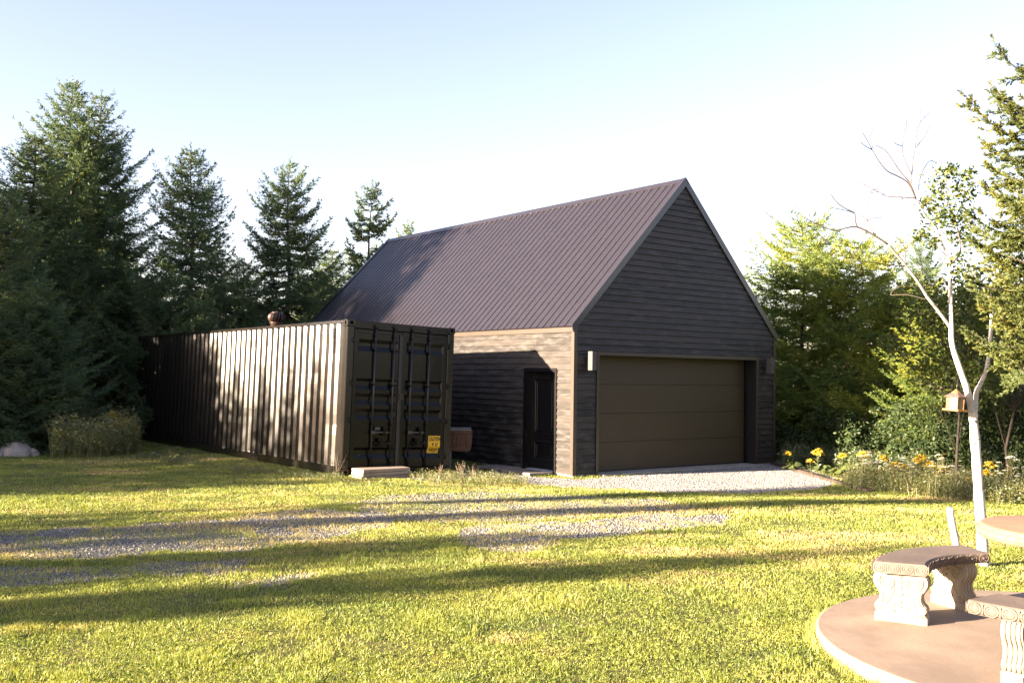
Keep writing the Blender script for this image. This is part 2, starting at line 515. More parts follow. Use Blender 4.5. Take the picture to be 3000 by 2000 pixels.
def gravel(x, y):
    jx = x + 0.55 * (fbm(x * 1.7, y * 1.7, 21) - 0.5) + 0.25 * (fbm(x * 6, y * 6, 3) - 0.5)
    jy = y + 0.55 * (fbm(x * 1.7, y * 1.7, 22) - 0.5) + 0.25 * (fbm(x * 6, y * 6, 4) - 0.5)
    g = np.zeros(np.shape(x))
    for w, p in GRAVEL:
        g = np.maximum(g, w * inside(p, jx, jy))
    p = inside(PAD, x + 0.15 * (fbm(x * 4, y * 4, 9) - 0.5), y + 0.3 * (fbm(x * 4, y * 4, 10) - 0.5))
    return np.where(p, 1.0, g)

def axis(lo, hi, step, far):
    a = np.arange(lo, hi + 1e-6, step)
    out = [a]
    d, x = step, hi
    right = []
    while x < far:
        d *= 1.35; x += d; right.append(x)
    d, x = step, lo
    left = []
    while x > -far:
        d *= 1.35; x -= d; left.append(x)
    return np.concatenate([left[::-1], a, right])
gx, gy = axis(-14, 14, 0.11, 600), axis(2, 27, 0.11, 600)
X, Y = np.meshgrid(gx, gy)
gzv = ground_z(X, Y)
vv = np.stack([X.ravel(), Y.ravel(), gzv.ravel()], 1)
nx_, ny_ = len(gx), len(gy)
ii, jj = np.meshgrid(np.arange(nx_ - 1), np.arange(ny_ - 1))
a = (jj * nx_ + ii).ravel()
ground = np_mesh('ground', vv, np.stack([a, a + 1, a + nx_ + 1, a + nx_], 1), np.full(len(vv), 0.5), M['ground'])
ground.data.polygons.foreach_set('use_smooth', np.ones(len(a), bool))
at_ = ground.data.attributes.new('gravel', 'FLOAT', 'POINT')
at_.data.foreach_set('value', gravel(vv[:, 0], vv[:, 1]).astype(np.float32))
tag(ground, kind='structure')

# ---- frames of the garage and the container (used to keep grass out)
G_LOC, G_YAW, GW, GL, GHE, GHR = (1.2445, 19.4525), 0.6455, 6.25, 12.97, 3.06, 6.326
C_LOC, C_ROT, CW_, CL_, CH_ = (-3.1243, 18.1152, 0.1218), (0.6685, -0.0034, 0.0291), 2.438, 12.192, 2.896
SLAB_C, SLAB_R, SLAB_Z = (4.0, 6.8), 1.79, 0.2
def local(x, y, loc, yaw):
    dx, dy = x - loc[0], y - loc[1]
    return dx * math.cos(yaw) + dy * math.sin(yaw), -dx * math.sin(yaw) + dy * math.cos(yaw)
def blocked(x, y, m=0.0):
    a, b = local(x, y, G_LOC, G_YAW)
    r = (a > -m) & (a < GW + m) & (b > -m) & (b < GL + m)
    a, b = local(x, y, C_LOC, C_ROT[0])
    r |= (a > 0.1 - m) & (a < CW_ - 0.02 + m) & (b > 0.08 - m) & (b < CL_ + m)
    r |= (x - SLAB_C[0]) ** 2 + (y - SLAB_C[1]) ** 2 < (SLAB_R + 0.01) ** 2
    return r

def scatter(n, d0, d1, power, side=0.60, extra=1.2):
    """random ground points, thinning with distance"""
    u = rng.random(n)
    e = 2 - power
    y = (d0 ** e + u * (d1 ** e - d0 ** e)) ** (1 / e)
    x = (rng.random(n) * 2 - 1) * (side * y + extra)
    return x, y

def blades(x, y, hgt, wid, lean, tint, name):
    n = len(x)
    z = ground_z(x, y) - 0.01
    az = rng.random(n) * 2 * np.pi
    la = rng.random(n) * 2 * np.pi
    ln = lean * rng.random(n) * hgt
    wx, wy = np.cos(az) * wid / 2, np.sin(az) * wid / 2
    tx, ty = np.cos(la) * ln, np.sin(la) * ln
    v = np.empty((n, 5, 3))
    v[:, 0] = np.stack([x - wx, y - wy, z], 1)
    v[:, 1] = np.stack([x + wx, y + wy, z], 1)
    v[:, 2] = np.stack([x + wx * .8 + tx * .35, y + wy * .8 + ty * .35, z + hgt * .6], 1)
    v[:, 3] = np.stack([x - wx * .8 + tx * .35, y - wy * .8 + ty * .35, z + hgt * .6], 1)
    v[:, 4] = np.stack([x + tx, y + ty, z + hgt], 1)
    b = np.arange(n) * 5
    f = np.concatenate([np.stack([b, b + 1, b + 2], 1), np.stack([b, b + 2, b + 3], 1), np.stack([b + 3, b + 2, b + 4], 1)])
    return v.reshape(-1, 3), f, np.repeat(tint, 5)

def lawn_tint(x, y):
    t = 0.42 + 0.75 * (fbm(x * 0.8, y * 1.6, 31) - 0.5) + 0.7 * (fbm(x * 3.2, y * 3.2, 33) - 0.5)
    dry = smooth(0.54, 0.70, fbm(x * 0.55 + 3, y * 1.3, 41))
    return t + 0.45 * dry
x, y = scatter(1150000, 4.6, 27, 1.7)
g = gravel(x, y)
patch = fbm(x * 2.1, y * 2.1, 51)
thin = smooth(0.26, 0.46, fbm(x * 1.3, y * 1.3, 61) * 0.6 + 0.4 * vnoise(x * 7, y * 7, 62))
keep = (rng.random(len(x)) > g * (0.38 + 0.58 * (patch < 0.47))) & ~((g > 0.99) & (rng.random(len(x)) > 0.003)) & ~blocked(x, y) & (rng.random(len(x)) < 0.30 + 0.70 * thin)
x, y = x[keep], y[keep]
d = np.hypot(x, y)
n = len(x)
hg = (0.018 + 0.020 * rng.random(n)) * (0.60 + 0.85 * fbm(x * 2.3, y * 2.3, 71)) * (1 + 0.5 * smooth(.66, .80, vnoise(x * 3.1, y * 3.1, 73)))
wd = (0.0024 + 0.0022 * rng.random(n)) * (0.75 + d / 12)
t = np.clip(lawn_tint(x, y) + 0.38 * gravel(x, y) + 0.28 * (rng.random(n) - 0.5) + 0.5 * (rng.random(n) < 0.07), 0, 1)
v1, f1, t1 = blades(x, y, hg, wd, 0.9, t, 'g')
# clover and plantain leaves: little tilted rhombs
x, y = scatter(150000, 4.6, 20, 1.75)
g = gravel(x, y)
clov = fbm(x * 0.9, y * 0.9, 81)
keep = (rng.random(len(x)) > g * 1.1) & ~blocked(x, y) & (clov + 0.25 * rng.random(len(x)) > 0.55)
x, y = x[keep], y[keep]
n = len(x); d = np.hypot(x, y)
z = ground_z(x, y) + 0.012 + 0.032 * rng.random(n)
r = (0.005 + 0.007 * rng.random(n) ** 2) * (0.8 + d / 16)
az = rng.random(n) * 2 * np.pi
tl = (rng.random(n) - 0.3) * 1.1
ux = np.stack([np.cos(az), np.sin(az), np.zeros(n)], 1)
uy = np.stack([-np.sin(az) * np.cos(tl), np.cos(az) * np.cos(tl), np.sin(tl)], 1)
c = np.stack([x, y, z], 1)
v = np.stack([c - ux * r[:, None], c - uy * r[:, None] * .8, c + ux * r[:, None], c + uy * r[:, None] * .8], 1).reshape(-1, 3)
b = np.arange(n) * 4 + len(v1)
f2 = np.concatenate([np.stack([b, b + 1, b + 2], 1), np.stack([b, b + 2, b + 3], 1)])
t2 = np.repeat(np.clip(0.30 + 0.35 * (fbm(x * 1.5, y * 1.5, 91)) - 0.1 + 0.2 * (rng.random(n) - .5), 0, 1), 4)
k_ = 5200
an = rng.random(k_) * 2 * np.pi
ra = SLAB_R + 0.012 + 0.07 * rng.random(k_) ** 1.5
x, y = SLAB_C[0] + ra * np.cos(an), SLAB_C[1] + ra * np.sin(an)
v3, f3, t3 = blades(x, y, (0.03 + 0.07 * rng.random(k_)) * (.4 + 1.2 * vnoise(x * 4, y * 4, 75)), np.full(k_, .0036), 0.7, np.clip(.3 + .5 * rng.random(k_), 0, 1), 'g')
o1, o2 = len(v1), len(v1) + len(v)
grass = np_mesh('lawn_grass', np.concatenate([v1, v, v3]), np.concatenate([f1, f2, f3 + o2]), np.concatenate([t1, t2, t3]), M['grass'])
tag(grass, 'short mown grass and clover covering the lawn', 'grass', kind='stuff')

def stones(x, y, r, name, label):
    n = len(x)
    o = np.array([[1, 0, 0], [0, 1, 0], [-1, 0, 0], [0, -1, 0], [0, 0, 1], [0, 0, -1], [.7, .7, .5], [-.7, .7, -.2], [-.6, -.7, .5]])[:6]
    az = rng.random(n) * 2 * np.pi
    sc = 0.65 + 0.7 * rng.random((n, 6, 1))
    v = o[None] * sc * r[:, None, None]
    v[:, :, 2] *= 0.7
    tx = (rng.random(n) - .5) * 0.9
    ca, sa = np.cos(az)[:, None], np.sin(az)[:, None]
    vx = v[:, :, 0] * ca - v[:, :, 1] * sa; vy = v[:, :, 0] * sa + v[:, :, 1] * ca
    vz = v[:, :, 2] + vx * np.sin(tx)[:, None]
    P = np.stack([vx + x[:, None], vy + y[:, None], vz + (ground_z(x, y) + 0.25 * r)[:, None]], 2).reshape(-1, 3)
    b = (np.arange(n) * 6)[:, None]
    fs = np.array([(0, 1, 4), (1, 2, 4), (2, 3, 4), (3, 0, 4), (1, 0, 5), (2, 1, 5), (3, 2, 5), (0, 3, 5)])
    F = (b[:, :, None] + fs[None]).reshape(-1, 3)
    o_ = np_mesh(name, P, F, np.repeat(np.clip(rng.normal(0.48, 0.24, n), 0, 1), 6), M['stone'])
    return tag(o_, label, 'gravel', kind='stuff')
x, y = scatter(260000, 7.5, 22.5, 1.0, 0.56, 0.6)
g = gravel(x, y)
keep = (g > 0) & (g < 0.99) & (rng.random(len(x)) < g * 0.75) & ~blocked(x, y)
x, y = x[keep], y[keep]
stones(x, y, (0.0045 + 0.008 * rng.random(len(x)) ** 2) * (0.8 + y / 26), 'driveway_gravel', 'grey crushed stone of the overgrown driveway tracks in the lawn')
k = 90000
x = rng.uniform(PAD[:, 0].min(), PAD[:, 0].max(), k * 2); y = rng.uniform(PAD[:, 1].min(), PAD[:, 1].max(), k * 2)
keep = (gravel(x, y) > 0.99) & ~blocked(x, y)
x, y = x[keep], y[keep]
stones(x, y, 0.008 + 0.011 * rng.random(len(x)) ** 2, 'pad_gravel', 'loose crushed stone pad in front of the garage door')

# ------------------------------------------------------------------ garage
def gtrap(mb, xa0, xa1, xb0, xb1, z0, z1, face, tint, gap=0.0015):
    """one lapped board: bottom edge xa0..xa1 at z0, top edge xb0..xb1 at z1. face(x, out, z) -> local point"""
    lo, hi = 0.0278, 0.004
    p = [face(xa0 + gap, lo, z0), face(xa1 - gap, lo, z0), face(xb1 - gap, hi, z1), face(xb0 + gap, hi, z1),
         face(xa0 + gap, -0.012, z0), face(xa1 - gap, -0.012, z0), face(xb1 - gap, -0.012, z1), face(xb0 + gap, -0.012, z1)]
    mb.add(p, [(0, 1, 2, 3), (1, 0, 4, 5), (0, 3, 7, 4), (2, 1, 5, 6), (3, 2, 6, 7)], tint)
def siding(mb, face, limits, z0, z1, opening=None, course=0.1305, seed=1, flip=False):
    r = random.Random(seed)
    z = z0
    zs = []
    while z < z1 - 1e-4:
        zt = min(z + course, z1)
        cut = [z]
        if opening:
            for oz in (opening[2], opening[3]):
                if z + 0.003 < oz < zt - 0.003: cut.append(oz)
        cut.append(zt)
        zs += list(zip(cut[:-1], cut[1:], [z] * 9, [zt] * 9))
        z = zt
    for za, zb, zc, zd in zs:
        la, ra = limits(za); lb, rb = limits(zb)
        if ra - la < 0.03: continue
        spans = [(la, ra, lb, rb)]
        if opening and za >= opening[2] - 1e-4 and zb <= opening[3] + 1e-4:
            spans = [(la, opening[0], lb, opening[0]), (opening[1], ra, opening[1], rb)]
        for (a0, a1, b0, b1) in spans:
            if a1 - a0 < 0.02: continue
            cuts = [a0]
            xx = a0 + r.uniform(0.6, 3.4)
            while xx < min(a1, b1) - 0.5:
                if xx > max(a0, b0) + 0.3: cuts.append(xx)
                xx += r.uniform(2.2, 3.8)
            cuts.append(a1)
            for k in range(len(cuts) - 1):
                c0, c1 = cuts[k], cuts[k + 1]
                gtrap(mb, c0, c1, b0 if k == 0 else c0, b1 if k == len(cuts) - 2 else c1, za, zb, face, r.random() ** 1.5)

garage = empty('garage', (G_LOC[0], G_LOC[1], 0), G_YAW)
tag(garage, 'black wood sided garage with a steep charcoal metal roof and a brown overhead door', 'garage')
W, L, HE, HR = GW, GL, GHE, GHR
slope = (HR - HE) / (W / 2)
DX0, DX1, DZ1 = 0.6228, 5.5817, 2.469
SY0, SY1, SZ1 = 0.5317, 1.5578, 2.151
ZB = 0.055
def gl_limits(z):
    if z <= HE - 0.02: return (0.05, W - 0.05)
    q = (z - HE) / slope
    return (q + 0.05, W - q - 0.05)
f_front = lambda x, o, z: (x, -o, z)
f_left = lambda y, o, z: (-o, y, z)
f_right = lambda y, o, z: (W + o, y, z)
f_back = lambda x, o, z: (x, L + o, z)
mb = MB(); siding(mb, f_front, gl_limits, ZB, HR - 0.05, (DX0 + 0.005, DX1 - 0.005, 0, DZ1 - 0.005), seed=3)
mb.build('gable_wall', M['siding'], garage)
mb = MB(); siding(mb, f_left, lambda z: (0.05, L - 0.05), ZB, HE - 0.06, (SY0 + 0.005, SY1 - 0.005, 0, SZ1 - 0.005), seed=5)
mb.build('side_wall', M['siding'], garage, True)
mb = MB(); siding(mb, f_right, lambda z: (0.05, L - 0.05), ZB, HE - 0.06, None, seed=6)
mb.build('side_wall', M['siding'], garage, True)
mb = MB(); siding(mb, f_back, gl_limits, ZB, HR - 0.05, None, seed=8)
mb.build('rear_wall', M['siding'], garage, True)
# unseen black core added inside so no light leaks
mb = MB()
o = [(0.16, 0.02), (W - 0.16, 0.02), (W - 0.16, HE - 0.06), (W / 2, HR - 0.24), (0.16, HE - 0.06)]
mb.prism(o, lambda p: (p[0], 0.36, p[1]), (0, L - 0.40, 0))
mb.build('light_block_core', M['black'], garage)
# foundation
mb = MB()
mb.box(0.0, DX0, 0.0, 0.32, -0.35, ZB - 0.006, bev=0.008)
mb.box(DX1, W, 0.0, 0.32, -0.35, ZB - 0.006, bev=0.008)
mb.box(0.0, 0.20, 0.322, SY0 - 0.002, -0.35, ZB - 0.006)
mb.box(0.0, 0.20, SY1 + 0.002, L, -0.35, ZB - 0.006)
mb.box(0.03, 0.20, SY0, SY1, -0.35, 0.01)
mb.box(W - 0.20, W, 0.322, L, -0.35, ZB - 0.006)
mb.box(0.20, W - 0.20, L - 0.2, L, -0.35, ZB - 0.006)
mb.build('foundation', M['found'], garage)
mb = MB()
mb.box(DX0 + 0.004, DX1 - 0.004, -0.22, 0.40, -0.3, 0.045, bev=0.012)
mb.build('door_apron', M['apron'], garage)
# corner trims
for cx, cy, sx, sy in ((0, 0, -1, -1), (W, 0, 1, -1), (0, L, -1, 1), (W, L, 1, 1)):
    mb = MB()
    x0, x1 = sorted((cx + sx * 0.034, cx - sx * 0.055)); y0, y1 = sorted((cy + sy * 0.034, cy + sy * 0.0281))
    mb.box(x0, x1, y0, y1, ZB - 0.01, HE - 0.03)
    x0, x1 = sorted((cx + sx * 0.034, cx + sx * 0.0281)); y0, y1 = sorted((cy + sy * 0.0281, cy - sy * 0.055))
    mb.box(x0, x1, y0, y1, ZB - 0.01, HE - 0.03)
    mb.build('corner_trim', M['trim'], garage)
# roof: ribbed steel sheets
def roof_sheet(side):
    mb = MB()
    y0, y1, pitch_ = -0.045, L + 0.045, 0.2286
    prof = []
    yy = y0
    while yy < y1 - 0.02:
        prof += [(yy, 0.0), (yy + 0.012, 0.019), (yy + 0.030, 0.019), (yy + 0.042, 0.0)]
        m = yy + 0.135
        prof += [(m - 0.012, 0.0), (m - 0.005, 0.003), (m + 0.005, 0.003), (m + 0.012, 0.0)]
        yy += pitch_
    prof = [p for p in prof if p[0] < y1] + [(y1, 0.0)]
    nrm = Vector((-slope, 0, 1)).normalized()
    e = 0.06
    lo = Vector((-e, 0, HE - slope * e)); hi = Vector((W / 2, 0, HR))
    def P(b, p):
        v = b + nrm * (p[1] + 0.035) + Vector((0, p[0], 0))
        if side: v.x = W - v.x
        return v
    n = len(prof)
    vs_ = [P(lo, p) for p in prof] + [P(hi, p) for p in prof]
    mb.add(vs_, [(i, i + 1, n + i + 1, n + i) for i in range(n - 1)])
    # under side, closes the sheet
    q = [P(lo, (y0, -0.03)), P(lo, (y1, -0.03)), P(hi, (y1, -0.03)), P(hi, (y0, -0.03))]
    b = len(mb.v)
    mb.add(q, [(3, 2, 1, 0)])
    mb.add([vs_[0], vs_[n - 1], q[0], q[1]], [(0, 2, 3, 1)])
    mb.add([vs_[0], vs_[n], q[0], q[3]], [(0, 1, 3, 2)])
    mb.add([vs_[n - 1], vs_[-1], q[1], q[2]], [(0, 2, 3, 1)])
    # rows of screw heads on the ribs
    slen = (hi - lo).length
    rows = int(slen / 0.62)
    yy = y0 + 0.021
    while yy < y1:
        for k in range(rows + 1):
            c = lo + (hi - lo) * ((0.12 + k * 0.62) / slen)
            if (0.12 + k * 0.62) > slen - 0.1: break
            s_ = 0.008
            d1 = (hi - lo).normalized() * s_
            pts = []
            for hh in (0.0188, 0.0255):
                for a_, b_ in ((-1, -1), (1, -1), (1, 1), (-1, 1)):
                    v = c + d1 * a_ + Vector((0, yy + b_ * s_, 0)) + nrm * (hh + 0.035)
                    if side: v.x = W - v.x
                    pts.append(v)
            mb.add(pts, [(4, 5, 6, 7), (0, 1, 5, 4), (1, 2, 6, 5), (2, 3, 7, 6), (3, 0, 4, 7)], 0.1)
        yy += pitch_
    return mb.build('roof_sheet', M['roof'], garage, True)
roof_sheet(0); roof_sheet(1)
# ridge cap
nl = Vector((-slope, 0, 1)).normalized(); sl = Vector((-1, 0, -slope)).normalized()
mb = MB()
ap = Vector((W / 2, 0, HR + 0.035 / nl.z + 0.03))
pl_, pr_ = ap + sl * 0.17, ap + Vector((-sl.x, 0, sl.z)) * 0.17
kl, kr = pl_ - nl * 0.02, pr_ - Vector((-nl.x, 0, nl.z)) * 0.02
prof = [kl, pl_, ap, pr_, kr, ap - Vector((0, 0, 0.03))]
mb.prism([(p.x, p.z) for p in prof], lambda p: (p[0], -0.06, p[1]), (0, L + 0.12, 0))
mb.build('ridge_cap', M['roof'], garage, True)
# rake (verge) flashing on both gables, eave fascia
for yy, d in ((-0.052, 0.028), (L + 0.024, 0.028)):
    for side in (0, 1):
        mb = MB()
        lo = Vector((-0.062, 0, HE - slope * 0.062)) + nl * 0.058; hi = Vector((W / 2, 0, HR)) + Vector((0, 0, 0.058 / nl.z))
        lo2 = Vector((-0.062, 0, HE - slope * 0.062 - 0.10)); hi2 = Vector((W / 2, 0, HR - 0.10))
        o = [(lo.x, lo.z), (hi.x, hi.z), (hi2.x, hi2.z), (lo2.x, lo2.z)]
        if side: o = [(W - a_, b_) for a_, b_ in o]
        mb.prism(o, lambda p: (p[0], yy, p[1]), (0, d, 0))
        # folded lip lying on the sheet
        e0, e1 = lo - nl * 0.002, hi - Vector((0, 0, 0.002 / nl.z))
        o = [(lo.x, lo.z), (hi.x, hi.z), (hi.x, hi.z + 0.008), (lo.x, lo.z + 0.008)]
        if side: o = [(W - a_, b_) for a_, b_ in o]
        mb.prism(o, lambda p: (p[0], yy - (0.0 if yy < 0 else 0.075), p[1]), (0, 0.10, 0))
        mb.build('rake_trim', M['roof'], garage, True)
for x0, x1 in ((-0.045, -0.012), (W + 0.012, W + 0.045)):
    mb = MB(); mb.box(x0, x1, -0.023, L + 0.023, HE - 0.16, HE - 0.052)
    mb.build('eave_fascia', M['trim'], garage)
# overhead door
gd = MB()
dy = 0.30
zz0, zz1 = 0.05, DZ1 - 0.01
ph = (zz1 - zz0) / 4
for k in range(4):
    gd.box(DX0 + 0.02, DX1 - 0.02, dy, dy + 0.045, zz0 + k * ph + 0.004, zz0 + (k + 1) * ph - 0.004, bev=0.004)
gdo = gd.build('overhead_door', M['gdoor'], garage)
mb = MB(); mb.box(DX0 + 0.02, DX1 - 0.02, dy + 0.012, dy + 0.04, zz0, zz1)
mb.build('door_backing', M['dark'], gdo)
mb = MB(); mb.box(DX0 + 0.03, DX1 - 0.03, dy - 0.012, dy + 0.03, 0.047, 0.075)
mb.build('bottom_seal', M['dark'], gdo)
fr = MB()
for x0, x1 in ((DX0 - 0.045, DX0 + 0.018), (DX1 - 0.018, DX1 + 0.045)):
    fr.box(x0, x1, -0.045, -0.0285, ZB - 0.02, DZ1 + 0.055)
fr.box(DX0 + 0.019, DX1 - 0.019, -0.0445, -0.028, DZ1 - 0.018, DZ1 + 0.055)
fr.build('garage_door_trim', M['trim'], garage)
mb = MB()
mb.box(DX0 - 0.01, DX0 + 0.016, -0.028, 0.36, 0.02, DZ1 + 0.02)
mb.box(DX1 - 0.016, DX1 + 0.01, -0.028, 0.36, 0.02, DZ1 + 0.02)
mb.box(DX0 + 0.017, DX1 - 0.017, -0.027, 0.36, DZ1 - 0.016, DZ1 + 0.01)
mb.build('door_reveal', M['dark'], garage)
for x0 in (DX1 - 0.055, DX0 + 0.017):
    mb = MB(); mb.box(x0, x0 + 0.038, 0.225, 0.295, 0.05, DZ1 - 0.02, bev=0.006)
    mb.build('weather_strip', M['cdoor'], garage)
# entry door in the side wall
ed = MB()
dxp = 0.105
ed.box(dxp, dxp + 0.045, SY0 + 0.055, SY1 - 0.055, 0.085, SZ1 - 0.06, bev=0.003)
edo = ed.build('entry_door', M['pdoor'], garage)
def moulding(mb, y0, y1, z0, z1, x, w=0.036, h=0.02):
    for i in range(2):
        k = i * 0.075
        a0, a1, b0, b1 = y0 + k, y1 - k, z0 + k, z1 - k
        hh = h if i == 0 else h * 0.7
        ww = w if i == 0 else w * 0.45
        for (p0, p1, q0, q1) in ((a0, a1, b0, b0 + ww), (a0, a1, b1 - ww, b1), (a0, a0 + ww, b0 + ww, b1 - ww), (a1 - ww, a1, b0 + ww, b1 - ww)):
            mb.box(x - hh, x - 0.0005, p0, p1, q0, q1, bev=min(hh, ww) * 0.42)
mb = MB(); moulding(mb, SY0 + 0.19, SY1 - 0.19, 0.80, SZ1 - 0.19, dxp); mb.build('upper_panel', M['pdoor'], edo)
mb = MB(); moulding(mb, SY0 + 0.19, SY1 - 0.19, 0.27, 0.66, dxp); mb.build('lower_panel', M['pdoor'], edo)
mb = MB()
mb.lathe([(0.001, 0.0), (0.030, 0.0), (0.030, 0.008), (0.012, 0.012), (0.012, 0.04), (0.026, 0.048), (0.030, 0.062), (0.022, 0.078), (0.001, 0.082)], 14)
mb.v = [(dxp - p[2], SY0 + 0.12 + p[0], 0.98 + p[1]) for p in mb.v]
mb.build('door_knob', M['brass'], edo, True)
mb = MB()
for y0, y1 in ((SY0 - 0.03, SY0 + 0.05), (SY1 - 0.05, SY1 + 0.03)):
    mb.box(-0.040, 0.14, y0, y1, 0.02, SZ1 + 0.028)
mb.box(-0.0395, 0.139, SY0 + 0.0501, SY1 - 0.0501, SZ1 - 0.05, SZ1 + 0.0275)
mb.build('door_frame', M['pdoor'], garage)
mb = MB()
mb.box(-0.065, 0.13, SY0 + 0.051, SY1 - 0.051, 0.02, 0.05, bev=0.006)
mb.box(-0.005, 0.145, SY0 + 0.052, SY1 - 0.052, 0.0505, 0.083, bev=0.006)
mb.build('door_sill', M['alu'], garage)
# wall lamps beside the overhead door
def wall_lamp(x, z):
    mb = MB()
    mb.box(x - 0.06, x + 0.06, -0.235, -0.09, z - 0.19, z + 0.19, bev=0.004)
    lo_ = mb.build('wall_lamp', M['lamp'], garage)
    mb = MB()
    mb.box(x - 0.045, x + 0.045, -0.048, -0.028, z - 0.075, z + 0.075, bev=0.006)
    mb.box(x - 0.02, x + 0.02, -0.095, -0.04, z - 0.02, z + 0.04)
    mb.tube([(x - 0.02, -0.04, z + 0.05), (x - 0.05, -0.055, z + 0.055), (x - 0.06, -0.055, z + 0.03)], 0.006, 6)
    mb.build('mounting_bracket', M['dark'], lo_)
wall_lamp(0.335, 2.33)
wall_lamp(5.915, 2.33)

# ------------------------------------------------------------------ shipping container
box_ = bpy.data.objects.new('shipping_container', None)
COL.objects.link(box_)
RC = rot3(*C_ROT)
mw = Matrix.Identity(4)
for i in range(3):
    for j in range(3): mw[i][j] = RC[i, j]
    mw[i][3] = C_LOC[i]
box_.matrix_world = mw
tag(box_, 'long black corrugated steel shipping container parked beside the garage', 'container')
CW, CLn, CH = CW_, CL_, CH_
mc, md = M['cont'], M['cdoor']
def corr(n0, n1, flat_o, sl_, flat_i, depth):
    """trapezoid corrugation profile along one axis: list of (t, d) with d = inward offset"""
    p, t = [(n0, 0.0)], n0 + flat_o
    while t + sl_ * 2 + flat_i + flat_o < n1:
        p += [(t, 0.0), (t + sl_, depth), (t + sl_ + flat_i, depth), (t + 2 * sl_ + flat_i, 0.0)]
        t += 2 * sl_ + flat_i + flat_o
    return p + [(n1, 0.0)]
def dent(b, z, seed):
    return 0.008 * max(0, vnoise(b * 2.3, z * 2.1, seed) - 0.66) / 0.34 + 0.002 * (vnoise(b * 0.9, z * 1.7, seed + 3) - 0.5)
for side in (0, 1):
    prof = corr(0.16, CLn - 0.16, 0.072, 0.068, 0.070, 0.036)
    zs = np.linspace(0.155, CH - 0.062, 15)
    mb = MB()
    vs_ = []
    for z in zs:
        for (t, d) in prof:
            k = float(dent(t, z, 3 + side))
            xx = 0.010 + d + k
            vs_.append((xx if side == 0 else CW - xx, t, z))
    n = len(prof)
    mb.add(vs_, [(r * n + i, r * n + i + 1, (r + 1) * n + i + 1, (r + 1) * n + i) for r in range(len(zs) - 1) for i in range(n - 1)])
    mb.build('side_panel', mc, box_)
    x0, x1 = (0.002, 0.062) if side == 0 else (CW - 0.062, CW - 0.002)
    mb = MB(); mb.box(x0, x1, 0.16, CLn - 0.16, CH - 0.064, CH - 0.004, bev=0.005); mb.build('top_rail', mc, box_)
    mb = MB()
    mb.box(x0 + (0.012 if side == 0 else 0), x1 - (0.012 if side else 0), 0.16, CLn - 0.16, 0.012, 0.150)
    mb.box(x0 - (0.006 if side == 0 else 0.02), x1 + (0.02 if side == 0 else 0.006), 0.16, CLn - 0.16, 0.1505, 0.159)
    mb.box(x0 - (0.004 if side == 0 else 0.03), x1 + (0.03 if side == 0 else 0.004), 0.16, CLn - 0.16, 0.003, 0.0115)
    mb.build('bottom_rail', mc, box_)
# small weathered vent plate near the door end
mb = MB(); mb.box(-0.012, 0.008, 0.50, 0.57, CH - 0.34, CH - 0.15, bev=0.004); mb.box(-0.004, 0.04, 0.515, 0.555, CH - 0.62, CH - 0.342, bev=0.004)
mb.build('vent_cover', M['dark'], box_)
# roof: shallow corrugations across the container
prof = corr(0.16, CLn - 0.05, 0.105, 0.03, 0.075, -0.022)
mb = MB()
n = len(prof)
vs_ = [(x, t, CH - 0.022 - d + (0.0 if 0.1 < x < CW - 0.1 else -0.002)) for x in (0.030, 0.10, CW - 0.10, CW - 0.030) for (t, d) in prof]
mb.add(vs_, [(r * n + i, (r + 1) * n + i, (r + 1) * n + i + 1, r * n + i + 1) for r in range(3) for i in range(n - 1)])
# end faces of the roof ridges, seen as the wavy top edge
for x in (0.030, CW - 0.030):
    b0 = [(x, t, CH - 0.022 - d - 0.002) for (t, d) in prof] + [(x, t, CH - 0.05) for (t, d) in prof]
    mb.add(b0, [(i, i + 1, n + i + 1, n + i) for i in range(n - 1)])
mb.build('roof_panel', M['redbrown'], box_, True)
# floor and dark inner lining
mb = MB(); mb.box(0.08, CW - 0.08, 0.10, CLn - 0.08, 0.10, CH - 0.09); mb.build('floor_and_lining', M['black'], box_)
# blind end
prof = corr(0.16, CW - 0.16, 0.11, 0.05, 0.11, 0.045)
mb = MB(); n = len(prof)
mb.add([(t, CLn - 0.01 - d, z) for z in (0.15, CH - 0.11) for t, d in prof], [(i + 1, i, n + i, n + i + 1) for i in range(n - 1)])
mb.build('end_panel', mc, box_)
for z0, z1 in ((CH - 0.11, CH - 0.004), (0.0, 0.15)):
    mb = MB(); mb.box(0.16, CW - 0.16, CLn - 0.08, CLn - 0.002, z0, z1); mb.build('end_beam', mc, box_)
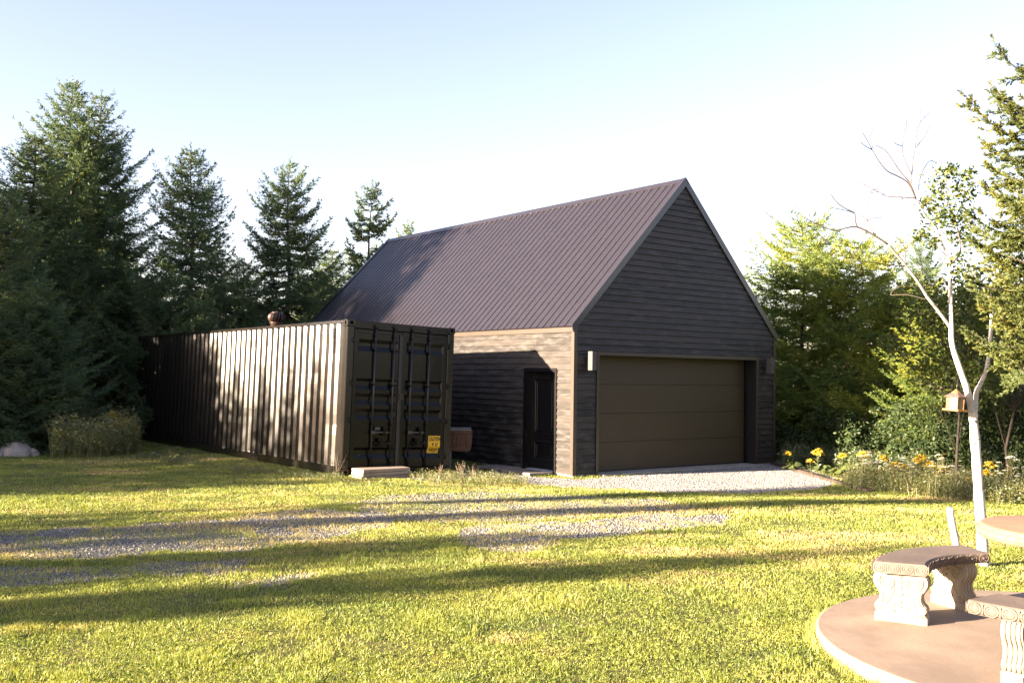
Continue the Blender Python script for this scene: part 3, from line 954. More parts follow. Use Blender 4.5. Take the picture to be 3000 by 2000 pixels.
# posts and corner castings with oval holes
for ix in (0, 1):
    for iy in (0, 1):
        x0, x1 = (0.0, 0.16) if ix == 0 else (CW - 0.16, CW)
        y0, y1 = (0.004, 0.09) if iy == 0 else (CLn - 0.16, CLn - 0.004)
        mb = MB(); mb.box(x0 + 0.004, x1 - 0.004, y0, y1, 0.118, CH - 0.118, bev=0.012)
        if iy == 0:
            e0, e1 = (x0 + 0.002, x0 + 0.05) if ix == 0 else (x1 - 0.05, x1 - 0.002)
            mb.box(e0, e1, 0.075, 0.162, 0.12, CH - 0.12, bev=0.01)
        mb.build('corner_post', M['cpost'], box_)
        for z0 in (-0.006, CH - 0.118 + 0.002):
            mb = MB()
            a0, a1 = (-0.004, 0.166) if ix == 0 else (CW - 0.166, CW + 0.004)
            b0, b1 = (-0.004, 0.172) if iy == 0 else (CLn - 0.172, CLn + 0.004)
            z1 = z0 + 0.122
            # two outward faces with a real oval hole, the other faces plain
            def holed(f, w, h, rw, rh):
                N = 20
                ring = [(rw * math.cos(2 * math.pi * k / N), rh * math.sin(2 * math.pi * k / N)) for k in range(N)]
                def sq(k):
                    c, s_ = math.cos(2 * math.pi * k / N), math.sin(2 * math.pi * k / N)
                    m = max(abs(c) , abs(s_))
                    return (c / m * w / 2, s_ / m * h / 2)
                pts = [f(*p, 0) for p in ring] + [f(*sq(k), 0) for k in range(N)] + [f(*p, 0.028) for p in ring]
                mb.add(pts, [(k, (k + 1) % N, N + (k + 1) % N, N + k) for k in range(N)] + [(k, 2 * N + k, 2 * N + (k + 1) % N, (k + 1) % N) for k in range(N)])
            cx_, cy_, cz_ = (a0 + a1) / 2, (b0 + b1) / 2, (z0 + z1) / 2
            sx, sy = (-1 if ix == 0 else 1), (-1 if iy == 0 else 1)
            ox, oy = (a0 if ix == 0 else a1), (b0 if iy == 0 else b1)
            holed(lambda u, v, d: (ox - sx * d, cy_ + u, cz_ + v), b1 - b0, z1 - z0, 0.026, 0.039)
            holed(lambda u, v, d: (cx_ + u, oy - sy * d, cz_ + v), a1 - a0, z1 - z0, 0.040, 0.034)
            mb.add([(a0, b0, z1), (a1, b0, z1), (a1, b1, z1), (a0, b1, z1)], [(0, 1, 2, 3)])
            mb.add([(a0, b0, z0), (a1, b0, z0), (a1, b1, z0), (a0, b1, z0)], [(3, 2, 1, 0)])
            ix2, iy2 = (a1 if ix == 0 else a0), (b1 if iy == 0 else b0)
            mb.add([(ix2, b0, z0), (ix2, b1, z0), (ix2, b1, z1), (ix2, b0, z1)], [(0, 1, 2, 3)])
            mb.add([(a0, iy2, z0), (a1, iy2, z0), (a1, iy2, z1), (a0, iy2, z1)], [(0, 1, 2, 3)])
            cst = mb.build('corner_casting', M['cpost'], box_, True)
            mb = MB(); mb.box(a0 + 0.03, a1 - 0.03, b0 + 0.03, b1 - 0.03, z0 + 0.01, z1 - 0.01)
            mb.build('casting_hole_dark', M['black'], cst)  # black filler paints the dark seen through the oval holes
# door header and sill
mb = MB(); mb.box(0.162, CW - 0.162, 0.006, 0.10, CH - 0.150, CH - 0.006, bev=0.006)
mb.build('door_header', md, box_)
mb = MB(); mb.box(0.162, CW - 0.162, 0.006, 0.10, 0.0, 0.125, bev=0.006)
mb.build('door_threshold', md, box_)
# doors
RIBS = [(0.30, 0.386, 0.46, 0.515), (1.03, 1.114, 1.178, 1.242), (1.317, 1.39, 1.467, 1.53), (1.595, 1.68, 1.756, 1.81), (2.32, 2.42, 2.48, 2.55)]
ZD0, ZD1 = 0.135, CH - 0.160
def prof_y(z):
    for a, b, c, d in RIBS:
        if a <= z <= d:
            if z < b: return 0.036 * (z - a) / (b - a)
            if z <= c: return 0.036
            return 0.036 * (d - z) / (d - c)
    return 0.0
FACE = 0.022
def door_leaf(x0, x1, hinge_left):
    lf = MB()
    fw = 0.085
    # frame members
    lf.box(x0, x0 + fw, FACE - 0.006, FACE + 0.045, ZD0, ZD1, bev=0.006)
    lf.box(x1 - fw, x1, FACE - 0.006, FACE + 0.045, ZD0, ZD1, bev=0.006)
    lf.box(x0 + fw, x1 - fw, FACE - 0.005, FACE + 0.045, ZD1 - 0.075, ZD1, bev=0.005)
    lf.box(x0 + fw, x1 - fw, FACE - 0.005, FACE + 0.045, ZD0, ZD0 + 0.075, bev=0.005)
    zs = sorted([ZD0 + 0.07, ZD1 - 0.07] + [z for r in RIBS for z in r])
    a, b = x0 + fw - 0.002, x1 - fw + 0.002
    e = 0.028
    vs_ = []
    for z in zs:
        d = prof_y(z)
        vs_ += [(a, FACE, z), (a + e * d / 0.036, FACE + d, z), (b - e * d / 0.036, FACE + d, z), (b, FACE, z)]
    lf.add(vs_, [(r * 4 + i, r * 4 + i + 1, r * 4 + i + 5, r * 4 + i + 4) for r in range(len(zs) - 1) for i in range(3)])
    dr = lf.build('cargo_door', md, box_)
    # hinges
    hx = x0 if hinge_left else x1
    s = -1 if hinge_left else 1
    for z in (0.33, 1.02, 1.72, 2.52):
        mb = MB()
        xs = sorted((hx - s * 0.01, hx - s * 0.115))
        mb.prism([(0, -0.045), (1, -0.026), (1, 0.026), (0, 0.045)], lambda p: (hx + s * 0.015 - s * 0.11 * p[0], FACE - 0.020, z + p[1]), (0, 0.012, 0))
        mb.tube([(hx + s * 0.030, FACE - 0.016, z - 0.055), (hx + s * 0.030, FACE - 0.016, z + 0.055)], 0.014, 8)
        mb.box(*sorted((hx + s * 0.030, hx + s * 0.075)), FACE - 0.026, FACE - 0.012, z - 0.04, z + 0.04, bev=0.003)
        mb.build('hinge', md, dr, True)
    return dr
dl_ = door_leaf(0.165, 1.212, True)
dr_ = door_leaf(1.226, CW - 0.165, False)
mb = MB(); mb.box(1.150, 1.213, FACE - 0.030, FACE - 0.0075, ZD0 + 0.02, ZD1 - 0.05, bev=0.008); mb.box(1.2135, 1.235, FACE - 0.022, FACE - 0.0078, ZD0 + 0.02, ZD1 - 0.05, bev=0.006)
mb.build('door_gasket', M['dark'], dl_)
mb = MB(); mb.box(1.165, 1.262, FACE - 0.052, FACE - 0.031, 1.42, 1.55, bev=0.006); mb.build('seal_plate', M['timber'], dl_)
def lock_rod(x, par, hz, hdir, hl):
    mb = MB()
    yr = FACE - 0.042
    mb.tube([(x, yr, 0.075), (x, yr, CH - 0.065)], 0.017, 10)
    rod = mb.build('locking_rod', M['rod'], par)
    for z in (0.085, CH - 0.085):
        mb = MB(); s = 1 if z > 1 else -1
        mb.box(x - 0.045, x + 0.045, yr - 0.004, 0.004, z - 0.022, z + 0.022, bev=0.006)
        mb.box(x - 0.016, x + 0.030, yr - 0.026, yr + 0.02, z - 0.034, z + 0.034, bev=0.006)
        mb.box(x + 0.022, x + 0.040, yr - 0.018, yr + 0.03, z - 0.050, z + 0.014, bev=0.004)
        mb.build('cam_keeper', md, rod)
    for z in (0.28, 0.95, 1.70, 2.36, 2.62):
        mb = MB()
        mb.box(x - 0.024, x + 0.024, yr - 0.020, FACE - 0.0065, z - 0.020, z + 0.020, bev=0.005)
        mb.box(x - 0.042, x + 0.042, FACE - 0.0140, FACE - 0.0064, z - 0.019, z + 0.019)
        mb.build('rod_bracket', md, rod)
    mb = MB()
    # flat handle with grip, pivoting at the rod
    xa, xb = x, x + hdir * hl
    mb.box(*sorted((x - 0.03 * hdir, x + 0.06 * hdir)), yr - 0.030, yr - 0.012, hz - 0.035, hz + 0.035, bev=0.006)
    mb.box(*sorted((xa + 0.05 * hdir, xb)), yr - 0.034, yr - 0.020, hz - 0.016, hz + 0.016, bev=0.004)
    mb.build('lock_handle', M['steel'] if hz > 0.7 else md, rod)
    mb = MB()
    xm = x + hdir * hl * 0.72
    mb.box(xm - 0.026, xm + 0.026, yr - 0.046, FACE - 0.0066, hz + 0.020, hz + 0.105, bev=0.008)
    mb.box(xm - 0.038, xm + 0.038, yr - 0.040, FACE - 0.0067, hz - 0.055, hz - 0.018, bev=0.008)
    mb.tube([(xm - 0.02, yr - 0.05, hz - 0.02), (xm, yr - 0.06, hz + 0.04), (xm + 0.025, yr - 0.05, hz + 0.085)], 0.010, 6)
    mb.build('handle_catch', md, rod)
lock_rod(0.60, dl_, 0.80, 1, 0.36)
lock_rod(1.02, dl_, 0.59, -1, 0.36)
lock_rod(1.42, dr_, 0.80, 1, 0.34)
lock_rod(1.83, dr_, 0.59, -1, 0.34)
mb = MB(); mb.box(0.655, 0.77, FACE - 0.072, FACE - 0.007, 0.835, 0.905, bev=0.01); mb.build('lock_box', M['steel'], dl_)
mb = MB(); mb.box(0.275, 0.475, FACE - 0.003, FACE - 0.0004, 0.62, 0.93); mb.build('patch_plate', md, dl_)
# caution sticker that follows the door corrugation, with its lettering
sx0, sx1, sz0, sz1 = 1.905, 2.205, 0.395, 0.735
zs = sorted({sz0, sz1} | {z for r in RIBS for z in r if sz0 < z < sz1})
mb = MB()
vs_ = [(x, FACE + prof_y(z) - 0.0022, z) for z in zs for x in (sx0, sx1)]
mb.add(vs_, [(2 * i, 2 * i + 1, 2 * i + 3, 2 * i + 2) for i in range(len(zs) - 1)])
sticker = mb.build('warning_sticker', M['yellow'], dr_)
def lettering(txt, cx, cz, h, wid):
    cu = bpy.data.curves.new('lettering', 'FONT')
    cu.body = txt; cu.size = 1.0; cu.align_x = 'CENTER'; cu.align_y = 'CENTER'; cu.resolution_u = 3; cu.offset = 0.03
    to = bpy.data.objects.new('tmp', cu); COL.objects.link(to)
    bpy.context.view_layer.update()
    me = bpy.data.meshes.new_from_object(to.evaluated_get(bpy.context.evaluated_depsgraph_get()))
    bpy.data.objects.remove(to)
    import bmesh
    bm = bmesh.new(); bm.from_mesh(me)
    xs = [v.co.x for v in bm.verts]; ys = [v.co.y for v in bm.verts]
    mx, my = (max(xs) + min(xs)) / 2, (max(ys) + min(ys)) / 2
    kx, ky = wid / (max(xs) - min(xs)), h / (max(ys) - min(ys))
    for v in bm.verts: v.co = Vector((cx + (v.co.x - mx) * kx, 0, cz + (v.co.y - my) * ky))
    for z in zs[1:-1]:
        bmesh.ops.bisect_plane(bm, geom=bm.verts[:] + bm.edges[:] + bm.faces[:], plane_co=(0, 0, z), plane_no=(0, 0, 1))
    for v in bm.verts: v.co.y = FACE + prof_y(v.co.z) - 0.0045
    bm.to_mesh(me); bm.free()
    me.materials.clear(); me.materials.append(M['ink'])
    o = bpy.data.objects.new('lettering', me); COL.objects.link(o); o.parent = sticker
lettering('CAUTION', 2.055, 0.673, 0.083, 0.272)
lettering("9' 6\"", 2.067, 0.563, 0.072, 0.145)
lettering('HIGH', 2.045, 0.450, 0.078, 0.185)
# turbine roof ventilator
vx, vy = 0.62, 4.47
mb = MB(); mb.lathe([(0.13, -0.03), (0.13, 0.13), (0.155, 0.14), (0.155, 0.155), (0.12, 0.16)], 28, (vx, vy, CH - 0.004))
tv = mb.build('turbine_ventilator', M['redbrown'], box_)
NV = 16
mb = MB()
prof = [(0.135, 0.155), (0.172, 0.185), (0.193, 0.235), (0.193, 0.285), (0.172, 0.335), (0.125, 0.368)]
for k in range(NV):
    a0 = 2 * math.pi * k / NV
    vs_ = []
    for i, (r, z) in enumerate(prof):
        tw = 0.30 * i / 5
        for da, dr2 in ((0.0, 0.0), (0.24, -0.006), (0.36, -0.055)):
            a_ = a0 + tw + da
            vs_.append((vx + (r + dr2) * math.cos(a_), vy + (r + dr2) * math.sin(a_), CH + z))
    mb.add(vs_, [(i * 3 + j, i * 3 + j + 1, i * 3 + j + 4, i * 3 + j + 3) for i in range(5) for j in range(2)], None, True)
mb.build('turbine_vanes', M['redbrown'], tv)
mb = MB(); mb.lathe([(0.135, 0.366), (0.10, 0.385), (0.04, 0.393), (0.012, 0.40), (0.01, 0.415), (0.001, 0.416)], 22, (vx, vy, CH)); mb.build('turbine_cap', M['redbrown'], tv)
mb = MB(); mb.lathe([(0.05, 0.10), (0.10, 0.16), (0.13, 0.25), (0.10, 0.34), (0.02, 0.37)], 16, (vx, vy, CH)); mb.build('turbine_core', M['black'], tv)

# ------------------------------------------------------------------ things around the buildings
def slab_thing(name, c, rz, sx, sy, sz, mat, label, cat, group=None, tilt=(0, 0)):
    mb = MB()
    r = random.Random(hash(label) % 1000 if False else len(label))
    mb.box(-sx / 2, sx / 2, -sy / 2, sy / 2, 0, sz, bev=0.007)
    o = mb.build(name, mat)
    o.location = c
    o.rotation_euler = (tilt[0], tilt[1], rz)
    return tag(o, label, cat, group)
def in_cont(x, y, z=0.0):
    p = RC @ np.array([x, y, z]) + np.array(C_LOC)
    return (float(p[0]), float(p[1]), float(p[2]))
p = in_cont(0.62, -0.36)
z0 = float(ground_z(p[0], p[1])) - 0.02
for k, (dx, dr, lab) in enumerate(((-0.01, 0.02, 'bottom brown concrete paver of the step under the container door'),
                                   (0.02, -0.02, 'middle brown concrete paver in the stack of three by the container'),
                                   (0.0, 0.0, 'topmost brown concrete paver stacked as a step before the container door'))):
    q = in_cont(0.66 + dx, -0.30 - 0.01 * k)
    slab_thing('concrete_paver', (q[0], q[1], z0 + k * 0.064), C_ROT[0] + dr, 1.06 - 0.03 * k, 0.44, 0.058, M['pave'], lab, 'paver', 'pavers stacked as a step')
def in_gar(x, y, z=0.0):
    c, s = math.cos(G_YAW), math.sin(G_YAW)
    return (G_LOC[0] + x * c - y * s, G_LOC[1] + x * s + y * c, z)
q = in_gar(-0.42, 0.96); slab_thing('concrete_paver', (q[0], q[1], 0.03), G_YAW + 0.03, 0.60, 0.92, 0.05, M['paveg'], 'flat concrete paver lying right below the black entry door', 'paver', 'pavers along the garage side', (0.01, 0.02))
q = in_gar(-0.43, 1.96); slab_thing('concrete_paver', (q[0], q[1], 0.04), G_YAW - 0.04, 0.60, 0.92, 0.05, M['paveg'], 'flat concrete paver left of the entry door, partly behind grass', 'paver', 'pavers along the garage side', (-0.02, 0.0))
# brown slatted box between container and garage
bx = empty('planter_box', (-1.22, 20.35, 0.02), 0.06)
tag(bx, 'brown slatted wooden box on legs standing between the container and the garage wall', 'planter')
mb = MB()
mb.prism([(-0.6, 0.42), (0.36, 0.40), (0.40, 0.46), (0.42, 0.66), (0.425, 0.83), (-0.6, 0.83)], lambda p: (p[0], 0, p[1]), (0, 0.5, 0))
bd = mb.build('box_body', M['boxbrown'], bx, True)
mb = MB()
for k in range(10):
    x0 = -0.56 + k * 0.083
    mb.box(x0, x0 + 0.074, -0.012, -0.001, 0.52, 0.755, bev=0.004)
mb.box(-0.60, 0.40, -0.018, -0.0012, 0.765, 0.828, bev=0.004); mb.box(-0.60, 0.375, -0.018, -0.0012, 0.415, 0.512, bev=0.004); mb.box(0.30, 0.40, -0.0185, -0.0013, 0.512, 0.765, bev=0.004)
mb.build('front_slats', M['boxbrown'], bd)
mb = MB()
for k in range(3): mb.box(-0.6, 0.40, 0.0 + k * 0.165, 0.155 + k * 0.165, 0.8315 + 0.004 * k, 0.855 + 0.012 * k, bev=0.005)
mb.build('lid_boards', M['greywood'], bx)
for x0, y0 in ((-0.08, 0.04), (-0.08, 0.4), (-0.55, 0.04), (-0.55, 0.4)):
    mb = MB(); mb.box(x0, x0 + 0.075, y0, y0 + 0.075, -0.02, 0.42, bev=0.006); mb.build('leg', M['greywood'], bx)
# landscape timber along the gravel
a, b = at_z(2262, 1356, 0.05), at_z(2545, 1432, 0.08)
mb = MB()
L_ = float(np.hypot(*(b - a)[:2]))
mb.box(0, L_ * 0.52, -0.07, 0.07, -0.06, 0.045, bev=0.015)
tm = mb.build('landscape_timber', M['timber']); tm.location = (a[0], a[1], 0.03); tm.rotation_euler = (0, -0.006, math.atan2(b[1] - a[1], b[0] - a[0]))
tag(tm, 'old dark timber edging the gravel, the length nearest the garage', 'timber', 'edging timbers')
mb = MB(); mb.box(0, L_ * 0.46, -0.07, 0.07, -0.06, 0.045, bev=0.015)
tm = mb.build('landscape_timber', M['timber']); m_ = a + (b - a) * 0.53; tm.location = (m_[0], m_[1], 0.03); tm.rotation_euler = (0, 0.0, math.atan2(b[1] - a[1], b[0] - a[0]) + 0.015)
tag(tm, 'old dark timber edging the gravel, the length running into the weeds', 'timber', 'edging timbers')

def rock(px, py, w, h, seed, label, zt=0.05):
    c = at_z(px, py, zt)
    r = np.random.default_rng(seed)
    import bmesh
    bm = bmesh.new()
    bmesh.ops.create_icosphere(bm, subdivisions=3, radius=1)
    off = r.random(3) * 50
    for v in bm.verts:
        n1 = fbm(v.co.x * 1.3 + off[0] + v.co.z, v.co.y * 1.3 + off[1] - v.co.z, seed, 3)
        v.co *= 0.72 + 0.6 * float(n1)
        v.co.x *= w / 2; v.co.y *= w / 2.6; v.co.z *= h
    me = bpy.data.meshes.new('rock'); bm.to_mesh(me); bm.free()
    me.materials.append(M['rock'])
    o = bpy.data.objects.new('rock', me); COL.objects.link(o)
    o.location = (c[0], c[1], float(ground_z(c[0], c[1])) + h * 0.15); o.rotation_euler = (0, 0, r.random() * 6)
    return tag(o, label, 'rock', 'rocks at the edge of the woods')
rock(45, 1338, 0.72, 0.30, 1, 'large pale rock at the left edge of the lawn below the spruces')
rock(-15, 1340, 0.40, 0.14, 2, 'pale rock cut by the left edge of the picture')
rock(92, 1338, 0.30, 0.15, 3, 'small pale stone just right of the large rock')
rock(55, 1312, 0.95, 0.24, 4, 'low grey rock lying behind the large pale rock')
rock(75, 1318, 0.2, 0.1, 5, 'small grey stone between the pale rocks')

# ------------------------------------------------------------------ patio: slab, curved benches, table
mb = MB()
pr = [(0.001, -0.15), (SLAB_R, -0.15), (SLAB_R, SLAB_Z - 0.02), (SLAB_R - 0.006, SLAB_Z - 0.006), (SLAB_R - 0.02, SLAB_Z), (0.001, SLAB_Z)]
mb.lathe(pr, 96, (0, 0, 0), smooth_=False)
sl_ = mb.build('patio_slab', M['slab']); sl_.location = (SLAB_C[0], SLAB_C[1], 0)
tag(sl_, 'round tan concrete patio slab set in the lawn under the benches', 'patio slab')
PC = (3.97, 6.86)
def egg_row(mb, f, length, h, n):
    """f(u, v, out) -> point; row of egg-and-dart reliefs"""
    for k in range(n):
        uc = length * (k + 0.5) / n
        hw = length / n * 0.40
        for sc, rr in ((1.0, 0.0040), (0.62, 0.0030)):
            pts = []
            for i in range(15):
                t = 2 * math.pi * i / 14
                pts.append(f(uc + hw * sc * math.cos(t), h * 0.40 * sc * math.sin(t), 0.001))
            mb.tube(pts, rr, 5, cap=False)
        dome = [f(uc + hw * 0.4 * math.cos(t), h * 0.16 * math.sin(t), 0.0) for t in np.linspace(0, 2 * math.pi, 9)[:-1]] + [f(uc, 0, 0.012)]
        mb.add(dome, [(i, (i + 1) % 8, 8) for i in range(8)], None, True)
        mb.tube([f(uc + length / n * 0.5, -h * 0.38, 0.0), f(uc + length / n * 0.5, h * 0.38, 0.0)], 0.004, 5)
def leg_outline():
    half = [(0.185, 0.0), (0.185, 0.055), (0.176, 0.064), (0.160, 0.072), (0.172, 0.086), (0.180, 0.105), (0.172, 0.125), (0.155, 0.14), (0.143, 0.165),
            (0.140, 0.195), (0.150, 0.225), (0.172, 0.255), (0.187, 0.285), (0.190, 0.315), (0.180, 0.345), (0.165, 0.362), (0.170, 0.372)]
    return half
def bench(a0, a1, leg_angles, label):
    t = empty('curved_bench', (PC[0], PC[1], SLAB_Z))
    tag(t, label, 'bench', 'curved concrete benches round the table')
    RI, RO, ZT, TH = 0.955, 1.345, 0.455, 0.083
    A0, A1 = rad(a0), rad(a1)
    N = 30
    mb = MB()
    sect = [(RI, ZT - TH * 0.5), (RI + 0.004, ZT - 0.022), (RI + 0.014, ZT - 0.007), (RI + 0.028, ZT), (RO - 0.028, ZT), (RO - 0.014, ZT - 0.007), (RO - 0.004, ZT - 0.022), (RO, ZT - TH * 0.5), (RO - 0.004, ZT - TH + 0.018), (RO - 0.02, ZT - TH), (RI + 0.02, ZT - TH), (RI + 0.004, ZT - TH + 0.018)]
    m = len(sect)
    vs_ = []
    for i in range(N + 1):
        e = min(1.0, min(i, N - i) / 1.0)
        a_ = A0 + (A1 - A0) * i / N
        for r_, z in sect: vs_.append((r_ * math.cos(a_), r_ * math.sin(a_), z))
    fs = [(i * m + j, i * m + (j + 1) % m, (i + 1) * m + (j + 1) % m, (i + 1) * m + j) for i in range(N) for j in range(m)]
    fs += [tuple(range(m)), tuple(range(N * m, (N + 1) * m))[::-1]]
    mb.add(vs_, fs)
    zc = ZT - TH / 2
    edge = MB()
    egg_row(edge, lambda u, v, o: ((RO + o) * math.cos(A0 + u / RO), (RO + o) * math.sin(A0 + u / RO), zc + v), RO * (A1 - A0), TH, 13)
    egg_row(edge, lambda u, v, o: ((RI - o) * math.cos(A0 + u / RI), (RI - o) * math.sin(A0 + u / RI), zc + v), RI * (A1 - A0), TH, 9)
    for aa, sg in ((A0, -1), (A1, 1)):
        er, et = (math.cos(aa), math.sin(aa)), (-math.sin(aa), math.cos(aa))
        egg_row(edge, lambda u, v, o: ((RI + u) * er[0] + sg * o * et[0], (RI + u) * er[1] + sg * o * et[1], zc + v), RO - RI, TH, 4)
    seat = mb.build('seat', M['seat'], t, True)
    edge.build('edge_moulding', M['seat'], seat)
    half = leg_outline()
    o = half + [(-x, z) for x, z in half[::-1]]
    for la in leg_angles:
        a_ = rad(la)
        er, et = Vector((math.cos(a_), math.sin(a_), 0)), Vector((-math.sin(a_), math.cos(a_), 0))
        rm = (RI + RO) / 2
        f = lambda p, d=0.0: er * (rm + p[0]) + et * d + Vector((0, 0, p[1]))
        mb = MB()
        th = 0.062
        mb.prism(o, lambda p: f(p, -th), et * (2 * th))
        lg = mb.build('leg', M['leg'], t, True)
        rel = MB()
        for sg in (-1, 1):
            for sd in (-1, 1):
                def P(x, z): return f((sg * x, z), sd * (th + 0.0005))
                # upper volute running down into the lower one
                pts = []
                for i in range(34):
                    q = i / 33
                    an = math.pi * 0.5 + q * 3.9 * math.pi * 0.95
                    rr_ = 0.012 + 0.052 * q
                    pts.append((0.093 + rr_ * math.cos(an), 0.298 + rr_ * math.sin(an)))
                end = pts[-1]
                s2 = [(0.044, 0.25), (0.058, 0.20), (0.085, 0.16), (0.108, 0.125)]
                low = [(0.140 + (0.030 - 0.022 * i / 14) * math.cos(math.pi * 1.0 + i / 14 * 3.0 * math.pi), 0.103 + (0.030 - 0.022 * i / 14) * math.sin(math.pi * 1.0 + i / 14 * 3.0 * math.pi)) for i in range(15)]
                rel.tube([P(*p_) for p_ in pts], [0.004 + 0.005 * (i / 33) for i in range(34)], 6)
                rel.tube([P(*p_) for p_ in s2], 0.006, 6)
                rel.tube([P(*p_) for p_ in low], 0.005, 6)
                rel.tube([P(0.15, 0.235), P(0.128, 0.20), P(0.126, 0.165), P(0.138, 0.14)], 0.006, 6)
                rel.tube([P(0.03, 0.14), P(0.052, 0.115), P(0.05, 0.09), P(0.035, 0.08)], 0.006, 6)
            # leaf ornament in the middle
        for sd in (-1, 1):
            for z_, w_ in ((0.33, 0.012), (0.29, 0.018), (0.25, 0.014), (0.20, 0.020), (0.15, 0.012), (0.11, 0.008)):
                rel.tube([f((-w_, z_ + 0.018), sd * th), f((0, z_), sd * (th + 0.004)), f((w_, z_ + 0.018), sd * th)], 0.006, 6)
            rel.tube([f((-0.182, 0.058), sd * th), f((0.182, 0.058), sd * th)], 0.006, 6)
        # fluting on the narrow ends
        for sg in (-1, 1):
            for d in (-0.042, -0.014, 0.014, 0.042):
                rel.tube([f((sg * (x + 0.001), z), d) for x, z in half[3:]], 0.010, 6)
        rel.build('carved_relief', M['leg'], lg)
    return t
bench(99, 157, (109, 150), 'curved brown topped concrete bench nearest the birch, seen whole')
bench(213.5, 272, (225, 262), 'curved concrete bench cut off by the right edge of the picture')
tb = empty('round_table', (PC[0] + 0.03, PC[1] + 0.02, SLAB_Z))
tag(tb, 'round tan concrete table beside the curved bench at the right edge', 'table')
mb = MB()
RT = 0.655
mb.lathe([(0.001, 0.70), (RT - 0.05, 0.70), (RT - 0.018, 0.708), (RT - 0.004, 0.728), (RT, 0.752), (RT - 0.006, 0.778), (RT - 0.02, 0.795), (RT - 0.045, 0.80), (0.001, 0.80)], 90)
tt = mb.build('table_top', M['tabletop'], tb, True)
em = MB(); egg_row(em, lambda u, v, o: ((RT - 0.002 + o) * math.cos(u / RT), (RT - 0.002 + o) * math.sin(u / RT), 0.752 + v), 2 * math.pi * RT, 0.07, 40)
em.build('edge_moulding', M['tabletop'], tt)
mb = MB(); mb.lathe([(0.26, 0.0), (0.26, 0.06), (0.22, 0.08), (0.24, 0.12), (0.18, 0.2), (0.15, 0.34), (0.18, 0.5), (0.23, 0.6), (0.21, 0.66), (0.25, 0.699)], 32)
mb.build('pedestal', M['leg'], tb, True)

# ------------------------------------------------------------------ birch, bird feeder, birch post
def px_path(pts, y0, y1=None):
    n = len(pts)
    return [Vector(at_y(px, py, y0 + (y1 - y0) * i / max(1, n - 1) if y1 is not None else y0)) for i, (px, py) in enumerate(pts)]
def smooth_path(pts, k=4):
    out = []
    n = len(pts)
    for i in range(n - 1):
        p0, p1, p2, p3 = pts[max(i - 1, 0)], pts[i], pts[i + 1], pts[min(i + 2, n - 1)]
        for j in range(k):
            t = j / k
            out.append(0.5 * ((2 * p1) + (p2 - p0) * t + (2 * p0 - 5 * p1 + 4 * p2 - p3) * t * t + (3 * p1 - p0 - 3 * p2 + p3) * t ** 3))
    out.append(pts[-1])
    return out
def limb(mb, pts, r0, r1, n=10, jit=0.0, seed=0, tint=0.0, k=4):
    p = smooth_path(pts, k)
    r = random.Random(seed)
    rs = []
    for i in range(len(p)):
        t = i / (len(p) - 1)
        rs.append((r0 + (r1 - r0) * t) * (1 + jit * (r.random() - 0.5)))
    mb.tube(p, rs, n, tint=tint)
    return p
base = at_z(2882, 1668, 0.06)
BY = base[1]
def z6(x, y): return (2150 + x / 1.96, 200 + y / 1.96)   # picture point of the zoomed crown view
birch = empty('birch_tree', (base[0], base[1], 0.05))
tag(birch, 'white barked birch with bare upper limbs and a bird feeder hanging from its fork', 'tree')
mb = MB()
O = Vector((base[0], base[1], 0.05))
def L(mb, pts, y0, y1, r0, r1, n=8, jit=0.1, seed=0, tint=0.0):
    return limb(mb, [p - O for p in px_path(pts, y0, y1)], r0, r1, n, jit, seed, tint)
L(mb, [(2886, 1720), (2882, 1660), (2876, 1560), (2868, 1450), (2860, 1330), (2853, 1240), (2849, 1205)], BY, BY, 0.060, 0.042, 14, 0.16, 1)
L(mb, [(2849, 1222), (2836, 1150), (2812, 1080), (2790, 1010), (2787, 955), (2785, 880), (2783, 800)], BY, BY - 0.1, 0.036, 0.019, 12, 0.12, 2)
L(mb, [(2849, 1225), (2858, 1195), (2860, 1150), (2872, 1125), (2890, 1080), (2901, 1000), (2905, 900), (2896, 850)], BY, BY + 0.25, 0.028, 0.014, 10, 0.12, 3)
L(mb, [z6(*p) for p in ((1245, 1490), (1180, 1400), (1110, 1310), (1060, 1230), (1000, 1150), (940, 1075), (885, 1012))], BY - 0.05, BY - 0.5, 0.019, 0.010, 8, 0.12, 4)
L(mb, [z6(*p) for p in ((1240, 1190), (1236, 1100), (1190, 1000), (1150, 900), (1100, 850), (1075, 800), (1045, 750))], BY - .1, BY - .38, 0.016, 0.008, 8, 0.12, 5)
trunk = mb.build('trunk', M['birch'], birch)
br = MB()
def B(pts, y0, y1, r0, r1, tint=0.25, seed=0): L(br, [z6(*p) for p in pts], y0, y1, max(r0 * 1.15, .0048), max(r1 * 1.6, .0034), 6, 0.1, seed, tint)
y2 = BY - 0.5
B([(885, 1012), (810, 962), (710, 912), (640, 918), (590, 932), (520, 915), (440, 875), (380, 845)], y2, y2 - 0.2, 0.009, 0.002, 0.5, 1)
B([(710, 912), (698, 880), (692, 832), (640, 805), (600, 778), (572, 745), (560, 722), (578, 690)], y2 - .1, y2 - .3, 0.006, 0.0018, 0.6, 2)
B([(692, 832), (650, 818), (600, 808), (556, 800)], y2 - .2, y2 - .3, 0.003, 0.0015, 0.6, 3)
B([(812, 962), (790, 920), (772, 880), (756, 820), (765, 770), (785, 720), (832, 710)], y2, y2 + .2, 0.005, 0.0015, 0.6, 4)
B([(772, 880), (740, 850), (700, 838)], y2, y2, 0.0035, 0.0015, 0.6, 41)
B([(775, 865), (820, 858), (885, 856)], y2, y2, 0.003, 0.0012, 0.6, 42)
B([(1045, 750), (1010, 660), (960, 600), (905, 520), (868, 470), (810, 440)], BY - .38, BY - .5, 0.0075, 0.002, 0.1, 5)
